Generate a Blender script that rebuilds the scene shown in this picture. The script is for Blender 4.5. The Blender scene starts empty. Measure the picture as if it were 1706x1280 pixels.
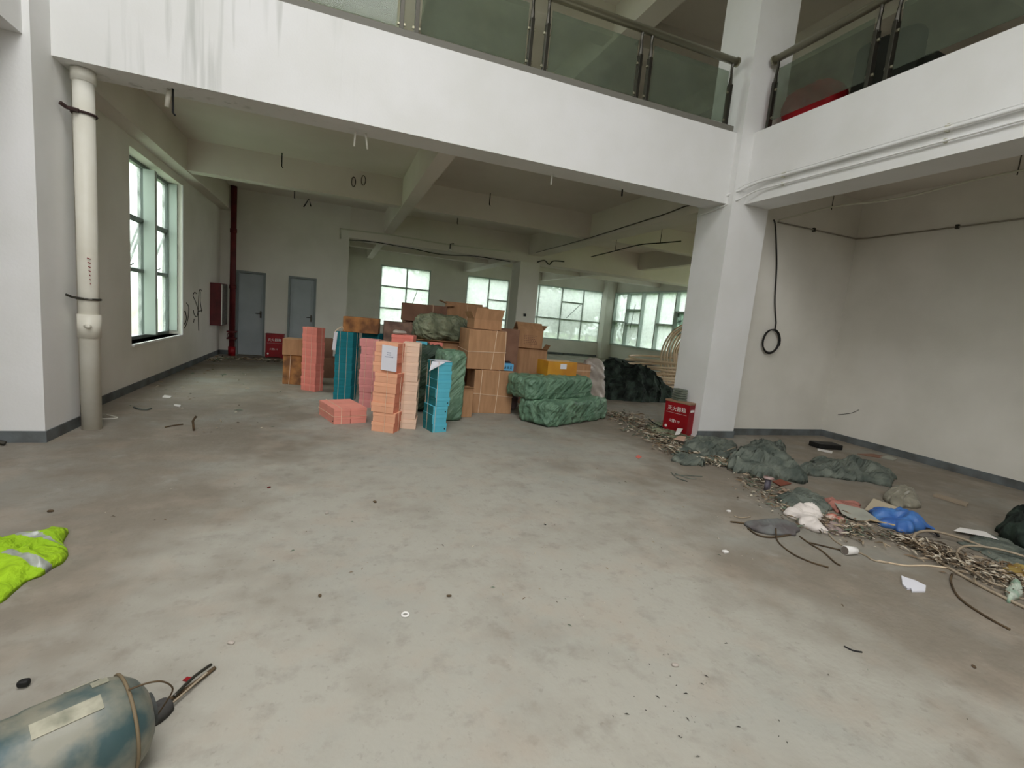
import bpy, bmesh, math, random
from mathutils import Vector, Matrix, noise
C = bpy.context.scene.collection
sc = bpy.context.scene
PI = math.pi
R = math.radians

# ------------------------------------------------------------------ camera
YAW, PITCH, ROLL, FPX = 0.35998, 0.13371, 0.09360, 799.05
EYE = Vector((0, 0, 1.5))
fw = Vector((math.sin(YAW)*math.cos(PITCH), math.cos(YAW)*math.cos(PITCH), -math.sin(PITCH)))
rt0 = Vector((math.cos(YAW), -math.sin(YAW), 0))
up0 = rt0.cross(fw)
rt = rt0*math.cos(ROLL) + up0*math.sin(ROLL)
up = -rt0*math.sin(ROLL) + up0*math.cos(ROLL)
cam = bpy.data.cameras.new('camera')
co = bpy.data.objects.new('camera', cam)
C.objects.link(co)
cam.sensor_width = 36
cam.lens = FPX/1706*36
cam.clip_start = 0.05
cam.clip_end = 300
M = Matrix((rt, up, -fw)).transposed().to_4x4()
M.translation = EYE
co.matrix_world = M
sc.camera = co

# ------------------------------------------------------------------ world, daylight, exposure
sc.view_settings.view_transform = 'Standard'
sc.view_settings.look = 'None'
sc.view_settings.exposure = 0.0
sc.view_settings.gamma = 1.0
sc.view_settings.use_curve_mapping = False
w = bpy.data.worlds.new('overcast'); sc.world = w; w.use_nodes = True
nt = w.node_tree
bg = nt.nodes['Background']
tc = nt.nodes.new('ShaderNodeTexCoord'); sp = nt.nodes.new('ShaderNodeSeparateXYZ')
mr = nt.nodes.new('ShaderNodeMapRange'); rmp = nt.nodes.new('ShaderNodeValToRGB')
nt.links.new(tc.outputs['Generated'], sp.inputs[0]); nt.links.new(sp.outputs['Z'], mr.inputs['Value'])
mr.inputs['From Min'].default_value = -0.02; mr.inputs['From Max'].default_value = 1
nt.links.new(mr.outputs[0], rmp.inputs[0]); nt.links.new(rmp.outputs[0], bg.inputs['Color'])
rmp.color_ramp.elements[0].color = (0.33, 0.335, 0.335, 1)
rmp.color_ramp.elements[1].color = (1.0, 1.0, 1.0, 1)
bg.inputs['Strength'].default_value = 11.0
sc.cycles.use_denoising = True
sc.cycles.max_bounces = 10
sc.cycles.diffuse_bounces = 7
sc.cycles.transparent_max_bounces = 12
sc.cycles.sample_clamp_indirect = 6
sc.cycles.caustics_reflective = False
sc.cycles.caustics_refractive = False

def portal(loc, rot, sx, sy):
    l = bpy.data.lights.new('daylight_portal', 'AREA'); l.shape = 'RECTANGLE'; l.size = sx; l.size_y = sy
    l.cycles.is_portal = True
    o = bpy.data.objects.new('daylight_portal', l); C.objects.link(o); o.location = loc; o.rotation_euler = rot
FX0, FX1, FZ0, FZ1 = -3.4, 2.4, 3.6, 7.7        # the high street windows behind the viewer
RX0, RX1, RY0, RY1 = -2.2, 1.2, -1.6, 2.6      # the roof light over the double height hall
FY = -4.5
portal(((FX0+FX1)/2, FY-0.25, (FZ0+FZ1)/2), (R(90), 0, 0), FX1-FX0, FZ1-FZ0)
portal(((RX0+RX1)/2, (RY0+RY1)/2, 8.35), (0, 0, 0), RX1-RX0, RY1-RY0)
portal((7.2, 21.6, 2.0), (R(-90), 0, 0), 11.4, 2.8)
portal((13.2, 16.5, 2.0), (R(90), 0, R(90)), 10, 2.8)
portal((-2.98, 9.15, 2.0), (R(90), 0, R(-90)), 2.3, 2.7)

# ------------------------------------------------------------------ helpers
def at(x, y, **k):
    d = rt*((x-853)/FPX) - up*((y-640)/FPX) + fw
    (a, v), = k.items(); i = 'XYZ'.index(a)
    return EYE + d*((v-EYE[i])/d[i])
def fl(x, y, z=0.0): return at(x, y, Z=z)

def lin(c): return tuple(((v/255)/12.92 if v/255 <= .04045 else ((v/255+.055)/1.055)**2.4) for v in c)
def mat(name, c, rough=.8, c2=None, scale=3.0, bump=0.0, bscale=40, metal=0, detail=6, lo=.35, hi=.65, coord='Object', spec=.3, stretch=None, bdist=.02, brot=None):
    m = bpy.data.materials.new(name); m.use_nodes = True; n = m.node_tree.nodes; L = m.node_tree.links
    b = n['Principled BSDF']; b.inputs['Roughness'].default_value = rough; b.inputs['Metallic'].default_value = metal
    b.inputs['Specular IOR Level'].default_value = spec
    b.inputs['Base Color'].default_value = (*lin(c), 1)
    t = n.new('ShaderNodeTexCoord'); src = t.outputs[coord]
    if stretch:
        mp = n.new('ShaderNodeMapping'); mp.inputs['Scale'].default_value = stretch; L.new(src, mp.inputs[0]); src = mp.outputs[0]
    if c2:
        x = n.new('ShaderNodeTexNoise'); x.inputs['Scale'].default_value = scale; x.inputs['Detail'].default_value = detail
        r = n.new('ShaderNodeValToRGB'); r.color_ramp.elements[0].position = lo; r.color_ramp.elements[1].position = hi
        r.color_ramp.elements[0].color = (*lin(c), 1); r.color_ramp.elements[1].color = (*lin(c2), 1)
        L.new(src, x.inputs['Vector']); L.new(x.outputs[0], r.inputs[0]); L.new(r.outputs[0], b.inputs['Base Color'])
    if bump:
        x = n.new('ShaderNodeTexNoise'); x.inputs['Scale'].default_value = bscale; x.inputs['Detail'].default_value = 4
        bp = n.new('ShaderNodeBump'); bp.inputs['Strength'].default_value = bump; bp.inputs['Distance'].default_value = bdist
        bsrc = src
        if brot:
            mp = n.new('ShaderNodeMapping'); mp.vector_type = 'TEXTURE'; mp.inputs['Rotation'].default_value = brot; mp.inputs['Scale'].default_value = (.25, .25, 1.6); L.new(t.outputs[coord], mp.inputs[0]); bsrc = mp.outputs[0]
        L.new(bsrc, x.inputs['Vector']); L.new(x.outputs[0], bp.inputs['Height']); L.new(bp.outputs[0], b.inputs['Normal'])
    return m

def glassmat(name, tint, transl, gloss, lo=.3, hi=.7, scale=6, spread=.35, milk=(.85, .9, .88), haze=None):
    """dusty pane: clear, milky and shiny shares mixed by a dirt pattern"""
    m = bpy.data.materials.new(name); m.use_nodes = True; n = m.node_tree.nodes; L = m.node_tree.links
    n.remove(n['Principled BSDF']); out = n['Material Output']
    tr = n.new('ShaderNodeBsdfTransparent'); tr.inputs[0].default_value = (*tint, 1)
    tl = n.new('ShaderNodeBsdfTranslucent'); tl.inputs[0].default_value = (*milk, 1)
    gl = n.new('ShaderNodeBsdfGlossy'); gl.inputs['Roughness'].default_value = .08
    t = n.new('ShaderNodeTexCoord'); x = n.new('ShaderNodeTexNoise'); x.inputs['Scale'].default_value = scale; x.inputs['Detail'].default_value = 8
    L.new(t.outputs['Object'], x.inputs['Vector'])
    mr = n.new('ShaderNodeMapRange'); mr.inputs['From Min'].default_value = lo; mr.inputs['From Max'].default_value = hi
    mr.inputs['To Min'].default_value = max(0, transl-spread); mr.inputs['To Max'].default_value = min(1, transl+spread)
    L.new(x.outputs[0], mr.inputs[0])
    a = n.new('ShaderNodeMixShader'); L.new(mr.outputs[0], a.inputs[0]); L.new(tr.outputs[0], a.inputs[1]); L.new(tl.outputs[0], a.inputs[2])
    b = n.new('ShaderNodeMixShader'); b.inputs[0].default_value = gloss; L.new(a.outputs[0], b.inputs[1]); L.new(gl.outputs[0], b.inputs[2])
    if haze:      # flat diffuse haze mixed evenly over the pane
        df = n.new('ShaderNodeBsdfDiffuse'); df.inputs[0].default_value = (*lin(haze[1]), 1)
        e = n.new('ShaderNodeMixShader'); e.inputs[0].default_value = haze[0]; L.new(b.outputs[0], e.inputs[1]); L.new(df.outputs[0], e.inputs[2]); b = e
    L.new(b.outputs[0], out.inputs[0])
    return m

def tag(o, label=None, cat=None, group=None, kind=None):
    if label: o['label'] = label
    if cat: o['category'] = cat
    if group: o['group'] = group
    if kind: o['kind'] = kind
    return o
def obj(name, bm, m, parent=None, smooth=False, label=None):
    me = bpy.data.meshes.new(name)
    if isinstance(bm, tuple): me.from_pydata(bm[0], [], bm[1])
    else:
        bmesh.ops.recalc_face_normals(bm, faces=bm.faces); bm.to_mesh(me); bm.free()
    for x in (m if isinstance(m, (list, tuple)) else [m]): me.materials.append(x)
    if smooth:
        for p in me.polygons: p.use_smooth = True
    o = bpy.data.objects.new(name, me); C.objects.link(o)
    if parent: o.parent = parent
    if label: o['label'] = label
    return o
def empty(name, loc=(0, 0, 0), rz=0.0):
    o = bpy.data.objects.new(name, None); C.objects.link(o); o.location = loc; o.rotation_euler = (0, 0, rz); o.empty_display_size = .1
    return o
def copy_tree(o, parent=None):
    c = o.copy(); C.objects.link(c); c.parent = parent
    for ch in [x for x in C.objects if x.parent == o]: copy_tree(ch, c)
    return c
def bx(bm, x0, x1, y0, y1, z0, z1, bev=0.0, rz=0.0, piv=None, mi=0):
    n = bmesh.new()
    bmesh.ops.create_cube(n, size=1)
    for v in n.verts: v.co = Vector(((x0+x1)/2+v.co.x*(x1-x0), (y0+y1)/2+v.co.y*(y1-y0), (z0+z1)/2+v.co.z*(z1-z0)))
    if bev: bmesh.ops.bevel(n, geom=n.edges[:], offset=bev, segments=2, affect='EDGES', profile=.5)
    if rz:
        p = Vector(piv or ((x0+x1)/2, (y0+y1)/2, 0)); bmesh.ops.rotate(n, verts=n.verts, cent=p, matrix=Matrix.Rotation(rz, 3, 'Z'))
    for f in n.faces: f.material_index = mi
    me = bpy.data.meshes.new('t'); n.to_mesh(me); n.free(); bm.from_mesh(me); bpy.data.meshes.remove(me)
    return bm
def B(*a, **k): return bx(bmesh.new(), *a, **k)
def boxes(lst, bev=0.0):
    bm = bmesh.new()
    for a in lst: bx(bm, *a, bev=bev)
    return bm
def tube(bm, pts, r, seg=8, closed=False):
    pts = [Vector(p) for p in pts]; n = len(pts); rings = []
    rr = r if isinstance(r, (list, tuple)) else [r]*n
    nrm = None
    for i, p in enumerate(pts):
        a = pts[(i-1) % n] if (closed or i > 0) else p
        b = pts[(i+1) % n] if (closed or i < n-1) else p
        t = (b-a).normalized()
        if nrm is None:
            nrm = t.cross(Vector((0, 0, 1)))
            if nrm.length < .1: nrm = t.cross(Vector((1, 0, 0)))
        nrm = (nrm - t*nrm.dot(t)).normalized(); bn = t.cross(nrm)
        rings.append([bm.verts.new(p + (nrm*math.cos(q*2*PI/seg)+bn*math.sin(q*2*PI/seg))*rr[i]) for q in range(seg)])
    for i in range(n if closed else n-1):
        A, Bq = rings[i], rings[(i+1) % n]
        for q in range(seg): bm.faces.new((A[q], A[(q+1) % seg], Bq[(q+1) % seg], Bq[q]))
    if not closed: bm.faces.new(rings[0][::-1]); bm.faces.new(rings[-1])
    return bm
def T(pts, r, seg=8, closed=False): return tube(bmesh.new(), pts, r, seg, closed)
def spline(P, n=10):
    P = [Vector(p) for p in P]; out = []
    for i in range(len(P)-1):
        a, b, c, d = P[max(i-1, 0)], P[i], P[i+1], P[min(i+2, len(P)-1)]
        for k in range(n):
            t = k/n; out.append(.5*((2*b)+(c-a)*t+(2*a-5*b+4*c-d)*t*t+(3*b-a-3*c+d)*t**3))
    return out+[P[-1]]

# ------------------------------------------------------------------ materials
WALL = mat('painted wall', (224, 221, 213), .85, (213, 210, 201), 1.2, .08, 60)
WALLB = mat('white beam paint', (232, 232, 232), .8, (225, 225, 223), 1.5, .05, 50)
CEIL = mat('ceiling paint', (222, 216, 208), .9, (212, 206, 196), .8, .05, 50)
SKIRT = mat('grey skirting paint', (108, 114, 116), .7, (84, 86, 84), 4, .1, 60)
DOORM = mat('grey door paint', (166, 174, 178), .5, (154, 162, 166), 2)
DOORF = mat('door frame paint', (120, 128, 128), .5)
FRAME = mat('window frame', (178, 190, 184), .4, spec=.5)
FRAMED = mat('dark window frame', (98, 108, 104), .4, spec=.5)
STEEL = mat('brushed steel', (150, 146, 126), .34, metal=.8, spec=.5)
DSTEEL = mat('dark railing steel', (74, 72, 66), .35, metal=.8)
PVC = mat('white pipe plastic', (226, 224, 214), .4, (210, 206, 192), 2)
PIPE = mat('conduit plastic', (196, 194, 178), .5)
BLACK = mat('black rubber', (26, 25, 24), .6)
DARK = mat('dark rust', (58, 42, 40), .7)
RED = mat('red enamel', (150, 18, 28), .4, (122, 12, 22), 3)
DRED = mat('dark red pipe paint', (104, 38, 40), .5, (78, 28, 30), 5)
WHITE = mat('white print', (225, 222, 218), .7)
PAPER = mat('paper', (222, 222, 230), .8)
CARD = mat('brown cardboard', (184, 142, 106), .85, (168, 128, 94), 3, .04, 60, stretch=(6, 6, 1))
CARDD = mat('dark cardboard', (146, 110, 90), .85, (124, 92, 76), 3)
CARDW = mat('stained cardboard', (176, 124, 76), .85, (120, 84, 58), 5, lo=.4, hi=.6)
CARDP = mat('weathered cardboard', (150, 122, 106), .85, (112, 90, 80), 5, lo=.4, hi=.6)
YELL = mat('yellow wrapped cardboard', (206, 150, 48), .3, (188, 126, 44), 4, spec=.6)
TWINE = mat('white twine', (232, 206, 178), .7)
SACK = mat('green woven sack', (118, 150, 124), .5, (92, 124, 102), 3.5, 1, 2.2, stretch=(2.5, 1, .6), spec=.45, bdist=.10, brot=(.3, .75, .2))
SACKD = mat('grey green woven sack', (152, 158, 130), .5, (92, 100, 80), 4, 1, 2.4, stretch=(1, 1, .5), spec=.45, bdist=.10, brot=(.3, -.6, .2))
SACKK = mat('dark green bale wrap', (62, 84, 66), .5, (36, 50, 40), 4, 1, 2.4, bdist=.10, brot=(.2, .9, .2))
NET = mat('dark green netting', (46, 58, 50), .9, (22, 28, 24), 7, .6, 30, lo=.4, hi=.6)
TARP = mat('grey green netting cloth', (118, 124, 114), .85, (76, 84, 78), 5, 1, 3.2, bdist=.06, brot=(.3, .7, .5))
PLAST = mat('cloudy plastic', (170, 160, 150), .35, (150, 142, 134), 6, .3, 12, spec=.6)
HOSE = mat('cream plastic hose', (226, 206, 178), .5, (206, 184, 156), 3)
TWIG = mat('dry vine', (92, 76, 56), .9, (66, 54, 40), 8)
LEAF = mat('outdoor leaves', (110, 150, 80), .6, (50, 84, 44), 1.2, lo=.4, hi=.6)
BARK = mat('bark', (90, 76, 60), .9)
GLASS = glassmat('dusty window glass', (.84, .92, .88), .70, .03, lo=.36, hi=.64, scale=5, spread=.22, milk=(.54, .58, .55))
CLEAR = glassmat('window glass', (.92, .98, .95), .12, .05, spread=.1)
RAILG = glassmat('tinted railing glass', (.70, .75, .69), .12, .03, spread=.10, scale=2.5, milk=(.42, .47, .42), haze=(.11, (150, 160, 146)))

def floor_mat():
    m = mat('worn concrete', (140, 136, 126), .75, bump=.15, bscale=35, spec=.35)
    n = m.node_tree.nodes; L = m.node_tree.links; b = n['Principled BSDF']
    t = [x for x in n if x.type == 'TEX_COORD'][0].outputs['Object']
    def nz(s, d, lo, hi):
        x = n.new('ShaderNodeTexNoise'); x.inputs['Scale'].default_value = s; x.inputs['Detail'].default_value = d
        x.inputs['Roughness'].default_value = .62
        r = n.new('ShaderNodeMapRange'); r.inputs[1].default_value = lo; r.inputs[2].default_value = hi
        L.new(t, x.inputs['Vector']); L.new(x.outputs[0], r.inputs[0]); return r.outputs[0]
    def mix(f, a, c):
        x = n.new('ShaderNodeMix'); x.data_type = 'RGBA'; L.new(f, x.inputs[0])
        if isinstance(a, tuple): x.inputs[6].default_value = (*lin(a), 1)
        else: L.new(a, x.inputs[6])
        x.inputs[7].default_value = (*lin(c), 1); return x.outputs[2]
    def half(o, k):
        q = n.new('ShaderNodeMath'); q.operation = 'MULTIPLY'; q.inputs[1].default_value = k; L.new(o, q.inputs[0]); return q.outputs[0]
    # a broad lighter band, darker and browner to both sides of it
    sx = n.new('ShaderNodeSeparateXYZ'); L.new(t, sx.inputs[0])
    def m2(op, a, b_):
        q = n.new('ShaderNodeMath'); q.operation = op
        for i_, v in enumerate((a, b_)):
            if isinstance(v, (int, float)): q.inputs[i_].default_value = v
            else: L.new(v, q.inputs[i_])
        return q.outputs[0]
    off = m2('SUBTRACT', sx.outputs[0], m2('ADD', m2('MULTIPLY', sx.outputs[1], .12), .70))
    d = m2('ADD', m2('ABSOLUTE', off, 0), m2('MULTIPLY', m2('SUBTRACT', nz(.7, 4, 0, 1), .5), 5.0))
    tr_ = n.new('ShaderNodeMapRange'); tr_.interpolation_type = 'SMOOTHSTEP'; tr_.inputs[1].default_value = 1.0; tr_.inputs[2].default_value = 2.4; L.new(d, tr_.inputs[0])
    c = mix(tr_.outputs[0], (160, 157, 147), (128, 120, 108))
    c = mix(half(nz(1.6, 8, .50, .72), .55), c, (124, 115, 103))
    c = mix(half(nz(.6, 6, .50, .62), .45), c, (148, 149, 142))
    c = mix(half(nz(2.3, 6, .50, .66), .36), c, (164, 150, 135))
    c = mix(half(nz(7, 6, .54, .78), .5), c, (110, 102, 92))
    c = mix(half(nz(24, 4, .60, .72), .35), c, (112, 106, 96))
    c = mix(half(nz(3.1, 8, .60, .76), .5), c, (168, 165, 156))
    L.new(c, b.inputs['Base Color'])
    x = n.new('ShaderNodeMapRange'); x.inputs[3].default_value = .5; x.inputs[4].default_value = .85
    L.new(nz(2, 4, .35, .65), x.inputs[0]); L.new(x.outputs[0], b.inputs['Roughness'])
    return m
FLOOR = floor_mat()

# ------------------------------------------------------------------ the setting
def struct(name, bm, m, parent=None):
    o = obj(name, bm, m, parent)
    if not parent: o['kind'] = 'structure'
    return o
XR = 12.9; YB = 21.3; ZC = 3.95; Z2 = 4.30; ZT = 8.1
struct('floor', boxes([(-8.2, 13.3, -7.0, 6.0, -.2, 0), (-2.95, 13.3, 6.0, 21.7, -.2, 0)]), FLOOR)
struct('ground', B(-60, 70, -60, 80, -.5, -.25), mat('outdoor grass', (96, 112, 70), .9, (70, 88, 52), 1))
# ground floor ceiling slab = upper floor (atrium cut out)
struct('ceiling', boxes([(-2.95, 13.2, 6.12, 21.6, ZC, Z2), (5.83, 13.2, FY, 6.12, ZC, Z2), (-8.2, -2.9, FY, 6.12, ZC, Z2)]), CEIL)
struct('ceiling_upper', boxes([(-8.2, -2.95, FY-.2, 6.0, ZT, ZT+.2), (-2.95, RX0, FY-.2, 21.8, ZT, ZT+.2), (RX1, 13.4, FY-.2, 21.8, ZT, ZT+.2), (RX0, RX1, RY1, 21.8, ZT, ZT+.2), (RX0, RX1, FY-.2, RY0, ZT, ZT+.2)]), CEIL)
# beams
def streaky():
    m = mat('white beam paint with drip stains', (232, 232, 232), .8, (226, 226, 224), 1.5, .05, 50); n = m.node_tree.nodes; L = m.node_tree.links; b = n['Principled BSDF']
    src = b.inputs['Base Color'].links[0].from_socket; t = [x for x in n if x.type == 'TEX_COORD'][0].outputs['Object']
    def nn(sc_, lo, hi, sc2=1):
        mp = n.new('ShaderNodeMapping'); mp.inputs['Scale'].default_value = sc_; x = n.new('ShaderNodeTexNoise'); x.inputs['Scale'].default_value = sc2; x.inputs['Detail'].default_value = 3
        r_ = n.new('ShaderNodeMapRange'); r_.inputs[1].default_value = lo; r_.inputs[2].default_value = hi
        L.new(t, mp.inputs[0]); L.new(mp.outputs[0], x.inputs[0]); L.new(x.outputs[0], r_.inputs[0]); return r_.outputs[0]
    sx = n.new('ShaderNodeSeparateXYZ'); L.new(t, sx.inputs[0]); gx = n.new('ShaderNodeMapRange'); gx.inputs[1].default_value = .3; gx.inputs[2].default_value = -.6; L.new(sx.outputs[0], gx.inputs[0])
    q0 = n.new('ShaderNodeMath'); q0.operation = 'MULTIPLY'; L.new(nn((9, 9, .5), .58, .72), q0.inputs[0]); L.new(nn((.8, .8, .3), .42, .60), q0.inputs[1])
    q = n.new('ShaderNodeMath'); q.operation = 'MULTIPLY'; L.new(q0.outputs[0], q.inputs[0]); L.new(gx.outputs[0], q.inputs[1])
    x = n.new('ShaderNodeMix'); x.data_type = 'RGBA'; L.new(q.outputs[0], x.inputs[0]); L.new(src, x.inputs[6]); x.inputs[7].default_value = (*lin((190, 192, 188)), 1); L.new(x.outputs[2], b.inputs['Base Color']); return m
struct('beam_front', B(-2.43, 5.16, 5.72, 6.12, 3.41, 4.37), streaky())
struct('beam_right', B(5.38, 5.83, FY, 5.62, 3.42, 4.39), WALLB)
struct('beam_left', B(-2.93, -2.48, FY, 5.41, 3.42, 4.39), WALLB)
beams = [('ceiling_beam_long', (1.09, 1.31, 6.12, 13.45, 3.43, ZC)), ('ceiling_beam_long', (5.2, 5.62, 6.3, 13.45, 3.41, ZC)),
         ('ceiling_beam_long', (-2.65, -2.42, 6.12, 13.45, 3.43, ZC)), ('ceiling_beam_long', (9.0, 9.22, 6.12, 21.3, 3.43, ZC)),
         ('ceiling_beam_long', (5.2, 5.62, 14.1, 21.3, 3.41, ZC)), ('ceiling_beam_long', (1.09, 1.31, 14.1, 21.3, 3.43, ZC)),
         ('ceiling_beam_cross', (-2.42, 1.09, 9.8, 10.05, 3.45, ZC)), ('ceiling_beam_cross', (1.31, 5.2, 9.8, 10.05, 3.45, ZC)),
         ('ceiling_beam_cross', (5.62, 9.0, 9.8, 10.05, 3.45, ZC)), ('ceiling_beam_cross', (9.22, 12.9, 9.8, 10.05, 3.45, ZC)),
         ('ceiling_beam_cross', (.24, 1.09, 17.5, 17.75, 3.43, ZC)), ('ceiling_beam_cross', (1.31, 5.2, 17.5, 17.75, 3.43, ZC)),
         ('ceiling_beam_cross', (5.62, 9.0, 17.5, 17.75, 3.43, ZC)), ('ceiling_beam_cross', (9.22, 12.9, 17.5, 17.75, 3.43, ZC)),
         ('ceiling_girder', (.24, 12.9, 13.45, 14.1, 3.19, ZC)), ('ceiling_girder', (5.83, 12.9, 5.9, 6.3, 3.3, ZC)),
         ('upper_beam', (1.0, 1.4, 5.7, 21.3, 7.45, ZT)), ('upper_beam', (-2.65, 13.2, 9.7, 10.1, 7.5, ZT)), ('upper_beam', (5.2, 5.8, FY, 5.62, 7.4, ZT)),
         ('upper_beam', (-2.43, 5.16, 5.7, 6.2, 7.4, ZT)), ('upper_beam', (9.0, 9.4, FY, 21.3, 7.45, ZT)), ('upper_beam', (5.16, 5.6, 6.3, 21.3, 7.4, ZT)), ('upper_beam', (5.8, 13.2, 5.5, 5.9, 7.4, ZT))]
for n_, a in beams: struct(n_, B(*a), CEIL)
# pillars
struct('column', B(5.16, 5.84, 5.62, 6.3, 0, ZT), WALLB)
struct('column', B(4.98, 5.60, 13.45, 14.15, 0, 3.19), WALL)
struct('column', B(12.4, 12.95, 20.9, 21.4, 0, ZC), WALL)
struct('column', B(-3.05, -2.43, 5.41, 6.05, 0, ZT), WALLB)
struct('wall_front_left', B(-8.0, -3.05, 5.41, 5.65, 0, ZT), WALLB)
# left wall with the tall window opening (Y 8.08..10.2, z .66...3.30)
WY0, WY1, WZ0, WZ1 = 8.08, 10.38, .665, 3.30
struct('wall_left', boxes([(-2.95, -2.65, 6.05, WY0, 0, ZC), (-2.95, -2.65, WY1, 13.6, 0, ZC), (-2.95, -2.65, WY0, WY1, 0, WZ0), (-2.95, -2.65, WY0, WY1, WZ1, ZC)]), WALL)
struct('wall_left_upper', boxes([(-2.95, -2.65, 6.05, WY0, Z2, ZT), (-2.95, -2.65, WY1+1.5, 13.6, Z2, ZT), (-2.95, -2.65, WY0, WY1+1.5, Z2, 5.0), (-2.95, -2.65, WY0, WY1+1.5, 7.4, ZT)]), WALL)
# back wall with two door openings
D1, D2, DH = (-2.30, -1.66), (-1.15, -.50), 2.06
struct('wall_back', boxes([(-2.65, D1[0], 13.45, 13.6, 0, ZC), (D1[1], D2[0], 13.45, 13.6, 0, ZC), (D2[1], .24, 13.45, 13.6, 0, ZC),
                           (D1[0], D1[1], 13.45, 13.6, DH, ZC), (D2[0], D2[1], 13.45, 13.6, DH, ZC)]), WALL)
struct('wall_back_upper', B(-2.95, 13.2, 13.45, 13.6, Z2, ZT), CEIL)
struct('wall_store', B(.04, .24, 13.6, 21.3, 0, ZC), WALL)
struct('wall_behind_doors', B(-2.95, .04, 13.75, 13.85, 0, ZC), WALL)
# recess right
struct('wall_recess', B(5.84, 8.0, 5.80, 5.9, 0, ZC), WALL)
struct('wall_right', B(8.0, 8.25, FY, 5.9, 0, ZC), WALL)
struct('wall_right_upper', B(13.1, 13.3, FY, 21.3, Z2, ZT), CEIL)
struct('wall_outer_left', B(-8.2, -8.0, FY, 6.0, 0, ZT), WALL)
struct('wall_street', boxes([(-8.2, FX0, FY-.2, FY, 0, ZT), (FX1, 13.3, FY-.2, FY, 0, ZT), (FX0, FX1, FY-.2, FY, FZ1, ZT), (FX0, FX1, FY-.2, FY, 0, FZ0)]), WALL)
struct('wall_far_right_near', B(12.9, 13.1, 5.8, 9.2, 0, ZC), WALL)
# far wall (Y=21.3) with openings
SZ0, SZ1 = .72, 3.26
ops = [(1.69, 3.80), (5.43, 7.45), (7.75, 12.45)]
lst = []; x = .24
for a, b in ops: lst.append((x, a, YB, YB+.25, 0, ZC)); lst += [(a, b, YB, YB+.25, 0, SZ0), (a, b, YB, YB+.25, SZ1, ZC)]; x = b
lst.append((x, 13.1, YB, YB+.25, 0, ZC))
struct('wall_far', boxes(lst), WALL)
struct('wall_far_right', boxes([(XR, XR+.25, 9.2, 20.9, 0, SZ0), (XR, XR+.25, 9.2, 20.9, SZ1, ZC)]), WALL)

def window(name, plane, u0, u1, z0, z1, cols, rows, fr, gl, w_=.05, dep=.07, opener=None, skip=()):
    """cols/rows: fractions of mullions; plane ('X' or 'Y', value)"""
    ax, v = plane
    root = empty(name, (v, (u0+u1)/2, z0) if ax == 'X' else ((u0+u1)/2, v, z0)); root['kind'] = 'structure'
    o_ = root.location.copy()
    def bb(ua, ub, za, zb, d):
        if ax == 'Y': return (ua-o_.x, ub-o_.x, -d/2, d/2, za-o_.z, zb-o_.z)
        return (-d/2, d/2, ua-o_.y, ub-o_.y, za-o_.z, zb-o_.z)
    us = [u0]+[u0+(u1-u0)*f for f in cols]+[u1]
    L = [bb(u0, u1, z0, z0+w_, dep), bb(u0, u1, z1-w_, z1, dep), bb(u0, u0+w_, z0+w_, z1-w_, dep), bb(u1-w_, u1, z0+w_, z1-w_, dep)]
    L += [bb(u-w_/2, u+w_/2, z0+w_, z1-w_, dep*1.15) for u in us[1:-1]]
    rowsets = rows if rows and isinstance(rows[0], (list, tuple)) else [rows]*(len(us)-1)
    for i in range(len(us)-1):
        for f in rowsets[i]:
            zz = z0+(z1-z0)*f; L.append(bb(us[i]+w_/2, us[i+1]-w_/2, zz-w_/2, zz+w_/2, dep*.9))
    obj('window_frame', boxes(L), fr, root)
    for i in range(len(us)-1):
        zs = [z0]+[z0+(z1-z0)*f for f in rowsets[i]]+[z1]
        for j in range(len(zs)-1):
            if (i, j) in skip: continue
            obj('pane', B(*bb(us[i]+w_/2, us[i+1]-w_/2, zs[j]+w_/2, zs[j+1]-w_/2, .008)), gl, root)
    if opener:
        for (ua, za, ub, zb, tilt) in opener:     # stay bars / sash held ajar
            if ax == 'Y': P = [(ua-o_.x, -.05, za-o_.z), (ub-o_.x, -tilt, zb-o_.z)]
            else: P = [(-.05, ua-o_.y, za-o_.z), (-tilt, ub-o_.y, zb-o_.z)]
            obj('window_stay', T(P, .014, 6), FRAMED, root)
    return root
w1 = window('window_1', ('X', -2.88), WY0, WY1, WZ0, WZ1, [.50], [.395, .685], FRAMED, CLEAR, .055, .08)
window('added_upper_window', ('X', -2.85), WY0, WY1+1.5, 5.0, 7.4, [.33, .67], [.5], FRAME, CLEAR)  # made-up upper window, added to light the upper ceiling
portal((-3.0, 9.98, 6.2), (R(90), 0, R(-90)), 3.8, 2.4)
obj('mullion_cover', B(.04, .19, -.055, .045, .06, WZ1-WZ0-.06), FRAME, w1)
obj('jamb_cover', B(.04, .17, (WY1-WY0)/2-.03, (WY1-WY0)/2-.001, .06, WZ1-WZ0-.01), FRAME, w1)
for ya, yb in ((-1.08, -.08), (.08, 1.08)):    # two sashes pushed open to the outside, hinged at the top
    zt, zb = 2.44-WZ0, 1.75-WZ0
    bm = bmesh.new()
    for (p, q) in (((0, ya, zt), (0, yb, zt)), ((-.22, ya, zb), (-.22, yb, zb)), ((0, ya, zt), (-.22, ya, zb)), ((0, yb, zt), (-.22, yb, zb))): tube(bm, [p, q], .022, 4)
    obj('open_sash', bm, FRAMED, w1)
    obj('sash_handle', T([(.02, (ya+yb)/2, zb+.02), (.05, (ya+yb)/2, zb+.02), (.05, (ya+yb)/2+.09, zb+.05)], .01, 6), DSTEEL, w1)
struct('trim_1', B(-2.87, -2.62, WY0, WY1, WZ0-.03, WZ0), WALLB)
window('window_2', ('Y', YB+.08), 1.69, 3.80, SZ0, SZ1, [.52], [.30, .66], FRAME, GLASS, opener=[(3.25, 2.35, 3.05, 1.75, .25)])
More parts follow.
